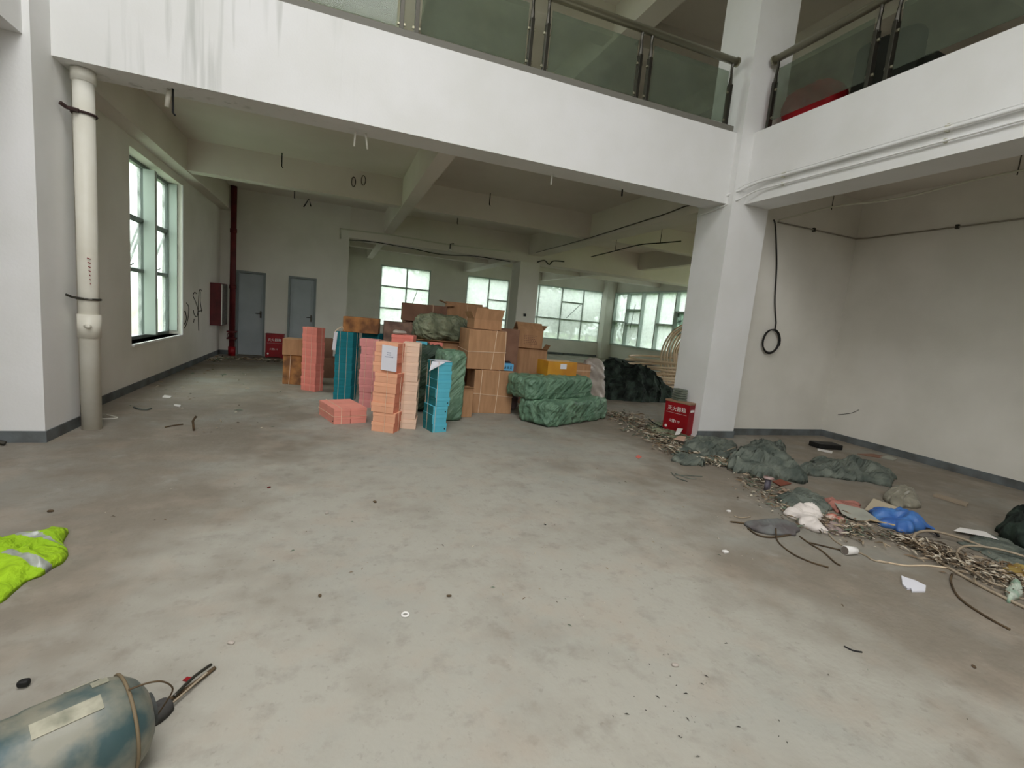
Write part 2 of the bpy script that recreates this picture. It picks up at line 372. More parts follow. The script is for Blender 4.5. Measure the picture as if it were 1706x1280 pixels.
window('window_3', ('Y', YB+.08), 5.43, 7.45, SZ0, SZ1, [.52], [[], [.28, .62]], FRAME, GLASS)
window('window_4', ('Y', YB+.08), 7.75, 12.45, SZ0, SZ1, [.262, .522, .77], [[.40], [.40], [.40, .73], [.40]], FRAME, GLASS, opener=[(11.2, 2.50, 10.4, 1.80, .3)])
window('window_5', ('X', XR+.08), 9.2, 20.9, SZ0, SZ1, [i/10 for i in range(1, 10)], [[.5], [.66], [.5], [], [.5], [.66, .3], [.45], [], [.42, .68], [.45]], FRAME, GLASS, .07, .30, skip=[(i_, j_) for i_ in range(5) for j_ in range(3)], opener=[(19.2, 2.7, 19.1, 1.55, .25)])  # unseen panes left out to let extra daylight into the far room
# skirting
sk = [('baseboard_left', (-2.65, -2.637, 6.05, 13.45)), ('baseboard_pillar_left', (-2.43, -2.418, 5.41, 6.05)), ('baseboard_pillar_left_front', (-8.0, -2.418, 5.398, 5.41)),
      ('baseboard_back', (-2.637, -2.32, 13.438, 13.45)), ('baseboard_back', (-1.64, -1.17, 13.438, 13.45)), ('baseboard_back', (-.48, .24, 13.438, 13.45)),
      ('baseboard_pillar_right', (5.148, 5.852, 5.608, 5.62)), ('baseboard_recess', (5.852, 8.0, 5.788, 5.80)), ('baseboard_right', (7.988, 8.0, FY, 5.788)),
      ('baseboard_pillar_side', (5.84, 5.852, 5.62, 5.80)),
      ('baseboard_far', (.24, 12.4, YB-.015, YB)), ('baseboard_far_right', (XR-.015, XR, 9.2, 20.9)), ('baseboard_column', (4.965, 5.615, 13.435, 13.45))]
for n_, (a, b, c, d) in sk: struct(n_, B(a, b, c, d, 0, .105), SKIRT)
# doors
for i, (a, b) in enumerate((D1, D2)):
    r_ = empty('door_%d' % (i+1), ((a+b)/2, 13.45, 0)); r_['kind'] = 'structure'; hw = (b-a)/2
    obj('door_frame', boxes([(-hw, -hw+.05, -.02, .15, 0, DH), (hw-.05, hw, -.02, .15, 0, DH), (-hw+.05, hw-.05, -.02, .15, DH-.05, DH)]), DOORF, r_)
    bm = B(-hw+.052, hw-.052, .03, .07, .015, DH-.055, bev=.003)
    if i == 1: bx(bm, -hw+.12, hw-.12, .022, .03, .2, DH-.2, bev=.002)
    obj('door_leaf', bm, DOORM, r_)
    h = boxes([(hw-.12, hw-.08, .012, .03, .95, 1.12)], .003); tube(h, [(hw-.10, .012, 1.06), (hw-.10, -.03, 1.06), (hw-.21, -.03, 1.06)], .009, 8)
    obj('door_handle', h, DSTEEL, r_)
# plaster edge strips
struct('trim_2', B(-2.65, -2.63, WY1, WY1+.07, WZ0, WZ1), WALLB)

exec_after = []
# ------------------------------------------------------------------ upper railings
def railing(label, p0, p1, pairs, zf, end_post=None, glass_z=(.10, .80), hz=.93, side=(0, 1)):
    """pairs: distances of posts along the run; posts in twos with a panel between pairs"""
    p0, p1 = Vector(p0), Vector(p1); d = (p1-p0); Lg = d.length; d.normalize(); n = Vector((side[0], side[1], 0))
    r_ = empty('glass_railing', p0); r_.rotation_euler = (0, 0, math.atan2(d.y, d.x))
    tag(r_, label, 'railing')
    bm = T([(0, 0, hz), (Lg, 0, hz)], .048, 14)
    obj('handrail', bm, STEEL, r_, True)
    for x_ in (0, Lg): obj('rail_cap', T([(x_-.012, 0, hz), (x_+.012, 0, hz)], .062, 16), STEEL, r_, False)
    for x_ in pairs:
        bm = B(x_-.022, x_+.022, -.035, .035, 0, .62, bev=.003)
        tube(bm, spline([(x_, 0, .60), (x_, 0, .72), (x_, .01, .82), (x_, 0, hz-.02)], 4), [.03, .028, .025, .022, .020, .019, .018, .018, .018, .018, .02, .022, .024][:13], 6)
        o = obj('post', bm, DSTEEL, r_)
        for z_ in (.14, .50):
            obj('glass_clip', boxes([(x_-.045, x_+.045, -.012, .012, z_, z_+.03)], .004), STEEL, o)
    return r_
def panels(r_, segs, z0=.12, z1=.78, m=None):
    for a, b in segs: obj('glass_panel', B(a, b, -.006, .006, z0, z1), m or RAILG, r_)
px0 = -2.35
A_ = railing('long glass railing on the edge of the front upper floor', (px0, 5.80, 4.37), (5.05, 5.80, 4.37),
             [.07, 1.38-.0, 1.58, 2.88, 3.04, 4.36, 4.56, 5.86, 6.01, 7.34], 4.37)
panels(A_, [(.11, 1.32), (1.64, 2.83), (3.09, 4.31), (4.61, 5.81), (6.06, 7.29)])
B_ = railing('glass railing on the edge of the right hand upper floor', (5.46, 5.55, 4.39), (5.46, FY+.1, 4.39),
             [.07, 1.40, 1.60, 2.95, 3.12, 4.6, 4.8, 6.2, 6.4, 7.8, 8.0, 9.5], 4.39)
panels(B_, [(.11, 1.35), (1.65, 2.90), (3.17, 4.55), (4.85, 6.15), (6.45, 7.75), (8.05, 9.45)])
Cc = railing('glass railing on the edge of the left hand upper floor', (-2.56, FY+.1, 4.39), (-2.56, 5.33, 4.39),
             [.2, 1.6, 1.8, 3.2, 3.4, 4.8, 5.0, 6.4, 6.6, 8.0, 8.2, 9.6], 4.39)
panels(Cc, [(.25, 1.55), (1.85, 3.15), (3.45, 4.75), (5.05, 6.35), (6.65, 7.95), (8.25, 9.55)])
# grey steel plate standing along the slab edge behind the front railing
tag(obj('edge_plate', B(-2.3, 5.1, 5.735, 5.75, 4.375, 4.45), mat('dull grey plate', (118, 116, 108), .6)), 'low grey metal plate along the front upper floor edge behind the glass', 'plate')

# ------------------------------------------------------------------ pipes and cables
r_ = empty('drain_pipe', (-2.285, 5.92, 0)); tag(r_, 'fat white plastic drain pipe standing against the left pillar', 'pipe')
obj('pipe', T([(0, 0, 0), (0, 0, 3.41)], .082, 24), PVC, r_, True)
obj('pipe_collar', T([(0, 0, .93), (0, 0, 1.16)], .094, 24), PVC, r_, True)
obj('pipe_collar', T([(0, 0, 3.30), (0, 0, 3.405)], .093, 24), PVC, r_, True)
for z_, m_ in ((1.31, DSTEEL), (3.02, DARK)):
    bm = T([(math.cos(a)*.09, math.sin(a)*.09, z_) for a in [i*PI/10 for i in range(20)]], .012, 6, True)
    tube(bm, [(-.12, -.14, z_+.03), (-.09, -.10, z_+.01), (.0, -.098, z_)], .018 if m_ is DARK else .012, 6)
    obj('pipe_clamp', bm, m_, r_)
obj('pipe_stub', T([(0, -.08, 1.05), (.05, -.13, 1.05)], .02, 8), PVC, r_, True)
r_ = empty('fire_riser_pipe', (-2.335, 13.22, 0)); tag(r_, 'dark red fire riser pipe in the back left corner beside the grey door', 'pipe')
obj('pipe', T([(0, 0, .22), (0, 0, ZC)], .065, 16), DRED, r_, True)
obj('pipe_foot', T([(0, 0, 0), (0, 0, .22)], .08, 16), RED, r_, True)
obj('valve', boxes([(-.10, .10, -.10, .10, .40, .44), (-.10, .10, -.10, .10, .56, .60)], .01), DRED, r_)
obj('valve_wheel', T([(math.cos(a)*.07+.0, -.14, .5+math.sin(a)*.07) for a in [i*PI/8 for i in range(16)]], .01, 6, True), DRED, r_)
for z_ in (1.6, 2.9): obj('pipe_coupling', T([(0, 0, z_), (0, 0, z_+.09)], .075, 16), DRED, r_, True)
r_ = empty('hydrant_cabinet', (-2.648, 12.50, .74)); tag(r_, 'open red fire hydrant cabinet on the left wall near the corner', 'cabinet')
obj('cabinet_body', boxes([(0, .22, 0, .02, 0, .95), (0, .22, .58, .60, 0, .95), (0, .22, .02, .58, 0, .02), (0, .22, .02, .58, .93, .95), (0, .02, .02, .58, .02, .93)]), DRED, r_)
obj('door_edge', B(.22, .235, -.01, .02, .02, .93), WHITE, r_)
obj('glass_front', B(.22, .232, .03, .58, .02, .93), mat('grey cabinet glass', (110, 116, 112), .15, spec=.6), r_)

# conduits on the right beam: three runs, curving down round the pillar front
def conduit(label, z0, r, dx=0, bend=0):
    P = [Vector((5.36-r-dx, FY+.1, z0+.01)), Vector((5.36-r-dx, 0, z0+.005)), Vector((5.36-r-dx, 3, z0-.005)), Vector((5.36-r-dx, 5.0, z0)), Vector((5.33-r-dx, 5.35, z0-.01)),
         Vector((5.26, 5.55, z0-.06-bend)), Vector((5.16-r-.004, 5.75, z0-.15-bend)), Vector((5.16-r-.004, 6.0, z0-.19-bend)), Vector((5.16-r-.004, 6.28, z0-.20-bend))]
    o = empty('wall_conduit', (0, 0, 0)); tag(o, label, 'conduit')
    obj('conduit', T(spline(P, 8), r, 8), WALLB, o, True)
    for y_ in (1.2, 3.2, 5.0): obj('pipe_clip', B(5.38-2*r-dx-.012, 5.38, y_-.012, y_+.012, z0-r-.008, z0+r+.008, bev=.003), PIPE, o)
    return o
conduit('upper of the two thick cream conduits along the right beam', 3.665, .020)
conduit('lower thin cream conduit along the right beam', 3.56, .011, bend=.02)
conduit('thin wire run just above the thick conduit on the right beam', 3.705, .005)
# cable coil hanging on recess wall
P = [at(1289, 366, Y=5.77), at(1292, 380, Y=5.76), at(1294, 440, Y=5.77), at(1291, 500, Y=5.77), at(1293, 538, Y=5.77)]
c0 = at(1284, 569, Y=5.755); rad = .165
pts = spline(P, 8)
for k in range(3*28+8):
    a = PI*.40 - k*2*PI/28; rr = rad + .007*math.sin(k*.35) + .006*(k//28)
    pts.append(c0+Vector((math.cos(a)*rr*.98, -.006*(k//28), math.sin(a)*rr*1.08+.004*math.cos(k*.2))))
tag(obj('coiled_cable', T(pts, .0105, 8), BLACK, None, True), 'black cable hanging on the recess wall and wound into a ring', 'cable')
# thin pipe on recess walls and ceiling
z_ = at(1289, 362, Y=5.77).z
def wallpipe(name, label, pts, r, m=PIPE, clips=()):
    o = empty(name, pts[0]); q = Vector(pts[0]); tag(o, label, 'pipe')
    obj('pipe', T([Vector(p)-q for p in pts], r, 8), m, o, True)
    for c_ in clips: obj('pipe_clip', B(c_[0]-q.x-.02, c_[0]-q.x+.02, c_[1]-q.y-.02, c_[1]-q.y+.02, c_[2]-q.z-.03, c_[2]-q.z+.03, bev=.004), DSTEEL, o)
    return o
a1 = at(1294, 363, Y=5.78); a2 = at(1425, 404, Y=5.78); zz = (a1.z+a2.z)/2
wallpipe('wall_pipe', 'thin grey pipe running round the corner of the recess walls', [(6.23, 5.78, zz), (7.975, 5.78, zz), (7.978, 5.6, zz-.01), (7.978, 3.0, zz), (7.978, -1, zz)], 0.011, mat('dull grey pipe', (142, 136, 124), .6), [(7.0, 5.785, zz), (7.985, 4.4, zz)])
h1 = Vector((6.22, 5.76, zz+.02)); q1 = at(1386, 345, Y=5.2); q2 = at(1500, 330, Y=4.3); q3 = at(1696, 285, Y=3.2)
wallpipe('hanging_pipe', 'thin pale pipe hung across the recess ceiling', spline([h1, q1, q2, q3, q3+Vector((.4, -2.5, .05))], 5), .012, PIPE)
for q in (q1, q3): tag(obj('pipe_hanger', T([q+Vector((0, 0, -.04)), Vector((q.x, q.y, ZC))], .006, 6), DSTEEL), 'thin wire hanger holding the pale pipe %s' % ('nearest the pillar' if q is q1 else 'nearest the right edge'), 'hanger', 'pipe hangers')
# cable and pipes along the girder and the right long beam
Yg = 13.42
P = [at(567, 398, Y=Yg), at(566, 381, Y=Yg), at(655, 392, Y=Yg), at(750, 408, Y=Yg), at(850, 420, Y=Yg)]
wallpipe('girder_pipe', 'thin grey pipe along the top of the wide opening', P, .018, PIPE)
P = [at(582, 400, Y=13.42), at(620, 403, Y=13.42), at(680, 413, Y=13.42), at(735, 424, Y=13.42), at(790, 427, Y=13.42), at(850, 436, Y=13.42)]
tag(obj('sagging_cable', T(spline(P, 8), .012, 6), BLACK, None, True), 'black cable sagging along the top of the wide opening', 'cable')
P = [at(893, 421, X=5.18), at(970, 400, X=5.18), at(1060, 372, X=5.18), at(1110, 356, X=5.18), at(1145, 343, X=5.18), at(1165, 344, X=5.17)]
tag(obj('beam_cable', T(spline(P, 6), .009, 6), DSTEEL, None, True), 'dark cable running on the side of the ceiling beam to the right pillar', 'cable')
P = [at(985, 428, Z=3.3), at(1025, 418, Z=3.25), at(1065, 408, Z=3.3), at(1100, 405, Z=3.35), at(1135, 402, Z=3.4)]
lc = tag(obj('loose_cable', T(spline(P, 6), .012, 6), BLACK, None, True), 'black cable sagging under the ceiling behind the right pillar', 'cable')
for q_ in (P[1], P[3]): obj('cable_hanger', T([q_, Vector((q_.x, q_.y, ZC))], .006, 5), BLACK, lc)
bm = T(spline([at(895, 437, Y=13.40), at(907, 434, Y=13.36), at(915, 441, Y=13.36), at(922, 435, Y=13.38), at(940, 436, Y=13.40)], 5), .018, 6)
tag(obj('cable_knot', bm, BLACK, None, True), 'dark knot of cable ends beside the middle column top', 'cable')
r_ = empty('ceiling_camera', at(750, 415, Y=13.36)); tag(r_, 'small white ceiling device on a dark bracket above the boxes', 'device')
obj('bracket', T([(0, .02, 0), (0, .02, .14), (.10, .05, .16)], .016, 6), BLACK, r_); obj('housing', T([(0, 0, -.05), (0, 0, 0)], [.06, .04], 12), WHITE, r_, True)
# bits of white pipe sticking down out of the soffit, and hooks
for i, (xa, ya, xb, yb, Y_, lab) in enumerate([(282, 152, 278, 178, 5.95, 'broad white pipe stub under the front beam at the left'), (592, 222, 590, 244, 6.0, 'left one of the two close white pipe stubs under the front beam'),
        (609, 224, 612, 249, 6.0, 'right one of the two close white pipe stubs under the front beam'), (920, 290, 918, 308, 6.05, 'short thin white stub under the front beam above the sacks'), (1037, 315, 1036, 327, 6.05, 'small stub with a dark top under the front beam by the right pillar')]):
    a = at(xa, ya, Y=Y_); b = at(xb, yb, Y=Y_)
    if abs(b.z-3.41) > .25: b.z = 3.3
    tag(obj('pipe_stub', T([(a.x, a.y, 3.415), (b.x, b.y, b.z)], .022 if i == 0 else .011, 8), PVC if i < 4 else BLACK, None, True), lab, 'pipe stub', 'stubs under the front beam')
for (xa, ya, xb, yb, Z_, lab) in [(470, 255, 471, 270, ZC, 'black hook in the ceiling left of the ring marks'), (491, 313, 494, 322, ZC, 'small black hook under the ceiling near the back wall'),
        (817, 322, 812, 345, ZC, 'thin rod with a knob hanging from the ceiling right of the long beam'), (763, 357, 760, 380, ZC, 'faint wire hanging from the ceiling over the box pile'), (288, 148, 291, 180, 3.41, 'thin wire loop beside the broad white stub')]:
    a = at(xa, ya, Z=Z_); L_ = .22
    tag(obj('ceiling_hook', T([a, a-Vector((0, 0, L_)), a-Vector((-.02, 0, L_+.02))], .010, 6), BLACK), lab, 'hook')
a = at(506, 345, Y=13.3); b = at(515, 331, Y=13.3); c = at(518, 344, Y=13.3)
tag(obj('bent_rod', T([a, b, c], .016, 6), BLACK), 'bent black rod hanging high on the back wall', 'rod')
# painted marks
def marks(name, label, strokes, m, r=.008, cat='writing'):
    bm = bmesh.new()
    for s, cl in strokes: tube(bm, s, r, 5, cl)
    return tag(obj(name, bm, m), label, cat)
INK = mat('grey spray paint', (62, 58, 52), .9)
g = lambda L_: [at(190+x_/5.82, 400+y_/5.82, X=-2.648) for x_, y_ in L_]
GR = [
    (spline(g([(700, 610), (722, 650), (715, 760), (690, 840), (665, 862)]), 5), False), (spline(g([(690, 690), (672, 710), (670, 780), (685, 815), (700, 760), (690, 690)]), 5), False),
    (spline(g([(800, 520), (780, 508), (765, 540), (790, 600), (812, 680), (800, 745), (776, 720), (768, 680)]), 5), False), (g([(775, 765), (770, 800)]), False),
    (spline(g([(820, 880), (815, 700), (822, 520), (835, 480), (850, 495)]), 5), False), (spline(g([(836, 500), (836, 600), (850, 700)]), 4), False), (g([(818, 690), (852, 685)]), False)]
r_ = tag(empty('wall_graffiti', GR[0][0][0]), 'dark scrawled letters sprayed low on the left wall by the cabinet', 'writing')
for part_ in (GR[:2], GR[2:4], GR[4:]):
    bm = bmesh.new()
    for s_, cl in part_: tube(bm, [p-r_.location for p in s_], .009, 5, cl)
    obj('letter', bm, INK, r_)
marks('wall_scratch', 'thin dark scratch low on the right wall', [(spline([at(1396, 691, X=7.995), at(1408, 690, X=7.995), at(1420, 688, X=7.995), at(1431, 683, X=7.995)], 3), False)], INK, .004, 'mark')
for i, (cx, cy) in enumerate(((589, 303), (605.5, 300.5))):
    c_ = at(cx, cy, Y=9.795)
    bm = T([c_+Vector((math.cos(a)*.036, 0, math.sin(a)*.085)) for a in [k*PI/9 for k in range(18)]], .007, 5, True)
    tag(obj('ring_mark', bm, INK), '%s dark oval ring drawn on the cross beam face' % ('left' if i == 0 else 'right'), 'mark', 'ring marks on the beam')
tag(obj('wall_socket', B(5.22, 5.30, 13.435, 13.45, 1.62, 1.70, bev=.004), BLACK), 'small dark square socket on the middle column', 'socket')
bm = bmesh.new()
for k in range(7):
    x_ = .0+k*.028; tube(bm, [at(145+k*.9, 430+k*7, Y=5.835)+Vector((0, 0, 0)), at(151, 432+k*7, Y=5.835)], .004, 4)
tag(obj('pipe_writing', bm, RED), 'faded red writing on the front of the white drain pipe', 'writing')

# ------------------------------------------------------------------ extinguisher boxes
def zh(body, size, mw, loc, rot, parent, name='writing'):
    cu = bpy.data.curves.new(name, 'FONT'); cu.body = body; cu.size = size; cu.align_x = 'CENTER'; cu.align_y = 'CENTER'; cu.extrude = .0008
    o = bpy.data.objects.new(name, cu); C.objects.link(o); dg = bpy.context.evaluated_depsgraph_get()
    me = bpy.data.meshes.new_from_object(o.evaluated_get(dg)); bpy.data.objects.remove(o); bpy.data.curves.remove(cu)
    me.materials.clear(); me.materials.append(mw); m_ = bpy.data.objects.new(name, me); C.objects.link(m_); m_.parent = parent; m_.location = loc; m_.rotation_euler = rot
    return m_
def exbox(label, loc, rz, w_, d_, h_, extra=True):
    r_ = empty('extinguisher_box', loc, rz); tag(r_, label, 'box')
    obj('case', B(-w_/2, w_/2, -d_/2, d_/2, .02, h_-.03, bev=.004), RED, r_)
    obj('box_lid', B(-w_/2-.006, w_/2+.006, -d_/2-.006, d_/2+.006, h_-.028, h_, bev=.003), mat('worn lid edge', (150, 120, 96), .6), r_) if extra else obj('box_lid', B(-w_/2-.006, w_/2+.006, -d_/2-.006, d_/2+.006, h_-.028, h_, bev=.003), RED, r_)
    obj('feet', boxes([(-w_/2+.01, -w_/2+.05, -d_/2+.01, d_/2-.01, 0, .02), (w_/2-.05, w_/2-.01, -d_/2+.01, d_/2-.01, 0, .02)]), RED, r_)
    f = -d_/2-.0012
    zh('灭火器箱', w_*.19, WHITE, (-.0, f, h_*.74), (R(90), 0, 0), r_)
    zh('火警119', w_*.13, WHITE, (-.02, f, h_*.36), (R(90), 0, 0), r_)
    obj('seam_line', B(-w_*.42, w_*.42, f, -d_/2, h_*.61, h_*.615), WHITE, r_)
    obj('sticker', T([(-w_*.36, f, h_*.17), (-w_*.36, -d_/2, h_*.17)], .022, 14), WHITE, r_)
    return r_
exbox('small red fire extinguisher box between the two grey doors', (-1.40, 13.28, 0), 0, .40, .22, .60, False)
e = exbox('red fire extinguisher box in front of the right pillar', (5.03, 5.93, 0), R(-72), .42, .17, .50)
obj('side_label', B(.2112, .2124, -.05, .05, .36, .395), WHITE, e)
for k in range(5):
    tag(obj('bound_booklet', B(4.97+k*.006, 5.12-k*.004, 5.90, 6.10, .5+k*.036, .5+k*.036+.030, rz=R(-8+k*4), bev=.004), mat('booklet %d' % k, (118, 124, 112), .7, (96, 104, 92), 8)),
        'grey booklet on the right extinguisher box, ' + ['lowest of its stack', 'second from the bottom', 'middle one of the stack', 'second from the top', 'topmost of the stack'][k], 'booklet', 'booklets on the red box')
# ------------------------------------------------------------------ soft shapes
def blob_box(w_, d_, h_, seed=0, amp=.03, rnd=5.0, sub=20, ears=0.0, fs=3.0, skew=0.0):
    bm = bmesh.new(); bmesh.ops.create_cube(bm, size=2)
    bmesh.ops.subdivide_edges(bm, edges=bm.edges[:], cuts=sub, use_grid_fill=True)
    for v in bm.verts:
        p = v.co.copy(); L_ = (abs(p.x)**rnd+abs(p.y)**rnd+abs(p.z)**rnd)**(1/rnd); p /= L_
        s = Vector((p.x*w_/2, p.y*d_/2, p.z*h_/2))
        q = Vector((s.x*fs+seed*7.3, s.y*fs, s.z*fs*1.3))
        dq = Vector((q.x*.6+q.z*.5, q.y, q.z*.35)); rg = (1-min(1, abs(noise.noise(dq*2.3))*3.4))**1.3
        rg2 = (1-min(1, abs(noise.noise(dq*4.7+Vector((3, 1, 7))))*3))
        k = amp*(.55*noise.noise(q)+.50*rg+.28*rg2-.3)
        nrm = Vector((p.x**3/w_, p.y**3/d_, p.z**3/h_)); nrm.normalize()
        s += nrm*k
        if ears and abs(p.x) > .8: s.y *= 1-ears*(abs(p.x)-.8)*3; s.z *= 1-.5*ears*(abs(p.x)-.8)*3
        s.z = max(s.z+h_/2, 0)
        s.x += skew*s.z
        v.co = s
    return bm
def cloth(poly, h_, seed=0, fs=6.0, nr=34, nt_=120, base=.30, edge=.03, sharp=1.0, mi=None, z0=0.002, amp=1.0):
    """crumpled cloth heaped inside an outline of floor points: warped sharp folds under a low envelope"""
    P = [Vector((p[0], p[1], 0)) for p in poly]; c = sum(P, Vector())/len(P)
    per = spline(P+[P[0]], 6)
    L_ = [0]
    for i in range(1, len(per)): L_.append(L_[-1]+(per[i]-per[i-1]).length)
    def edgept(t):
        s = t*L_[-1]
        for i in range(1, len(per)):
            if L_[i] >= s: return per[i-1].lerp(per[i], (s-L_[i-1])/max(1e-6, L_[i]-L_[i-1]))
        return per[-1]
    def fold(q): return (1-min(1, abs(noise.noise(q))*2.6))**1.25
    V = []; F = []
    for j in range(nr+1):
        f = 1-j/nr
        for i in range(nt_):
            e_ = edgept(i/nt_); p = c+(e_-c)*f
            q = Vector((p.x*fs*.55+seed*3.1, p.y*fs*.55, seed))
            wv = Vector((noise.noise(q*.8), noise.noise(q*.8+Vector((7, 2, 9))), 0))
            q2 = q+wv*1.1
            an = seed*1.7; ca_, sa_ = math.cos(an), math.sin(an)
            q2 = Vector(((q2.x*ca_+q2.y*sa_)*.55, (-q2.x*sa_+q2.y*ca_)*1.35, q2.z))
            rg = .55*fold(q2*.6)+.34*fold(q2*1.3+Vector((3, 3, 3)))*sharp+.14*fold(q2*2.8+Vector((1, 8, 2)))*sharp
            en = max(0, 1-f**2.6)**.5*(.62+.55*(noise.noise(q*.45+Vector((5, 5, 5)))+.35))*(1 if f > .25 else .8+.2*f/.25)
            ragged = 1+.10*amp*noise.noise(Vector((e_.x*fs*1.4, e_.y*fs*1.4, seed)))*f*2
            z = h_*max(.05, en)*(base+(1-base)*min(1.2, rg*1.15))+h_*edge*2*f
            x_, y_ = c.x+(p.x-c.x)*ragged+wv.x*h_*.5, c.y+(p.y-c.y)*ragged+wv.y*h_*.5
            V.append((x_, y_, z0+max(z, 0) if j else z0))
    for j in range(nr):
        for i in range(nt_):
            a, b = j*nt_+i, j*nt_+(i+1) % nt_; F.append((a, b, b+nt_, a+nt_))
    F.append(tuple(nr*nt_+i for i in range(nt_)))
    F.append(tuple(reversed(range(nt_))))
    me = bpy.data.meshes.new('t'); me.from_pydata(V, [], F); bm = bmesh.new(); bm.from_mesh(me); bpy.data.meshes.remove(me)
    bmesh.ops.remove_doubles(bm, verts=bm.verts, dist=1e-5)
    if mi:
        for f in bm.faces: f.material_index = mi(f.calc_center_median())
    return bm
def pf(*q): return [fl(x, y) for x, y in q]

# ------------------------------------------------------------------ shoe boxes
BW, BD, BH = .288, .20, .1165
COL = {'orange': (244, 180, 146), 'cream': (240, 208, 184), 'light blue': (96, 192, 214), 'teal': (26, 124, 136), 'dusty pink': (230, 156, 154), 'salmon': (228, 134, 120), 'coral pink': (238, 156, 140)}
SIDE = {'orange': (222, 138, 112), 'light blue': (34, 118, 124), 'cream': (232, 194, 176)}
SBM = {}
for k, c in COL.items():
    SBM[k] = (mat(k+' board', c, .7, tuple(int(v*.93) for v in c), 2.5), mat(k+' board lid', tuple(min(255, int(v*1.02+2)) for v in c), .7, tuple(int(v*.95) for v in c), 2.5))
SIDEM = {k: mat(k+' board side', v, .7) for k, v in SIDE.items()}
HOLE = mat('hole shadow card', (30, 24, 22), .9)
def shoe_proto(k, w_=BW, d_=BD, h_=BH, hole=False):
    r_ = empty('shoe_box', (0, 0, -50))
    obj('box_body', B(-w_/2+.003, w_/2-.003, -d_/2+.003, d_/2-.003, 0, h_*.72, bev=.0015), SBM[k][0], r_)
    obj('lid', B(-w_/2, w_/2, -d_/2, d_/2, h_*.62, h_-.0015, bev=.002), SBM[k][1], r_)
    if k in SIDEM:       # deeper tone on two of the four sides
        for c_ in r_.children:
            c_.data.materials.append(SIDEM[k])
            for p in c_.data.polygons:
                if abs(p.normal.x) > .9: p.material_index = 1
    return r_
ORD = ['bottom', 'second', 'third', 'fourth', 'fifth', 'sixth', 'seventh', 'eighth', 'ninth', 'tenth', 'eleventh']
rnd = random.Random(5)
def stack(k, where, cx, cy, rz, n, jit=.008, tie=((-.22, 0), (.18, 0)), w_=BW, d_=BD, h_=BH, holes=(), dx=None, short=False, skip=0):
    """one tied stack; every box a thing of its own, counted from the floor"""
    made = []; ww, dd = (d_, w_) if short else (w_, d_)
    proto = shoe_proto(k, ww, dd, h_); used = False
    for i in range(n):
        o = copy_tree(proto) if used else proto; used = True
        off = (dx[i] if dx else 0)
        x_ = cx+math.cos(rz)*off+rnd.uniform(-jit, jit); y_ = cy+math.sin(rz)*off+rnd.uniform(-jit, jit)
        o.location = (x_, y_, i*h_); o.rotation_euler = (0, 0, rz+rnd.uniform(-.02, .02)*jit/.008)
        tag(o, '%s box, %s in the %s' % (k, (ORD[i]+' from the floor') if 0 < i < n-1 else ('bottom one' if i == 0 else 'top one'), where), 'box', 'boxes of the '+where)
        made.append(o)
    for i, o in enumerate(made):
        if i in holes:
            obj('thumb_hole', T([(ww/2-.03, -dd/2-.0006, h_*.36), (ww/2-.03, -dd/2+.004, h_*.36)], .009, 10), HOLE, o)
    if tie:
        H = n*h_+.002; g_ = .006+jit
        hx, hy = ww/2+g_, dd/2+g_
        r_ = empty('twine', (cx, cy, 0), rz); tag(r_, 'white twine tied upright round the %s' % where, 'twine')
        for (a, ax) in tie:
            x0 = ww*a
            obj('twine_loop', T([(x0, -hy, .004), (x0+.004, -hy, H*.5), (x0, -hy, H), (x0, hy, H), (x0, hy, .004)], .0024, 5, True), TWINE, r_)
        obj('twine_loop', T([(-hx, dd*.05, .004), (-hx, dd*.05, H), (hx, dd*.05, H), (hx, dd*.05, .004)], .0024, 5, True), TWINE, r_)
orx = [0, .006, -.004, -.002, .006, .012, -.012, .004, .0, .008]
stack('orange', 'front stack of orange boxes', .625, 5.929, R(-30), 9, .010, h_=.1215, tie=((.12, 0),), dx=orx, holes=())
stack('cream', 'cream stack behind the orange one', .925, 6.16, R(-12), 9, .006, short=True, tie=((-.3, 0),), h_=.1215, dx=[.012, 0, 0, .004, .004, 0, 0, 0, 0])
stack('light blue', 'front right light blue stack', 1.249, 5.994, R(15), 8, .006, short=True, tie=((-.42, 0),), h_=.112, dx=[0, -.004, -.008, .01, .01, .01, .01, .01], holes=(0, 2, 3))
stack('teal', 'tall teal stack behind the flat pink boxes', .18, 7.93, R(-28), 9, .004, h_=.119)
stack('teal', 'second teal stack under the stained carton', .57, 8.12, R(-24), 9, .004, h_=.119, tie=())
stack('dusty pink', 'pink stack left of the orange one', .53, 7.42, R(-22), 9, .010, h_=.113, dx=[.01, .0, 0, -.01, -.006, 0, .0, .006, -.02], holes=())
stack('salmon', 'salmon stack standing alone at the left', -.335, 8.68, R(-38), 9, .005, h_=.118)
stack('salmon', 'salmon stack behind the cream one', .86, 6.50, R(-20), 10, .006, h_=.1165, tie=())
# flat bundle: two layers of four
proto = shoe_proto('coral pink', .208, .306, .1); used = False
for lz in range(2):
    for ix in range(2):
        for iy in range(2):
            o = copy_tree(proto) if used else proto; used = True
            u, v = (ix-.5)*.21, (iy-.5)*.308; a = R(18)
            o.location = (.13+u*math.cos(a)-v*math.sin(a), 6.56+u*math.sin(a)+v*math.cos(a), lz*.1); o.rotation_euler = (0, 0, a)
            tag(o, 'coral pink box in the low flat bundle, %s layer, %s %s' % (('lower', 'upper')[lz], ('front', 'back')[iy], ('left', 'right')[ix]), 'box', 'coral pink boxes of the flat bundle')
            if (lz, ix, iy) == (0, 0, 0): first_ = o
obj('thumb_hole', T([(-.105, -.11, .035), (-.098, -.11, .035)], .009, 10), HOLE, first_)
r_ = empty('twine', (.13, 6.56, 0), R(18)); tag(r_, 'white twine tied round the low flat pink bundle', 'twine')
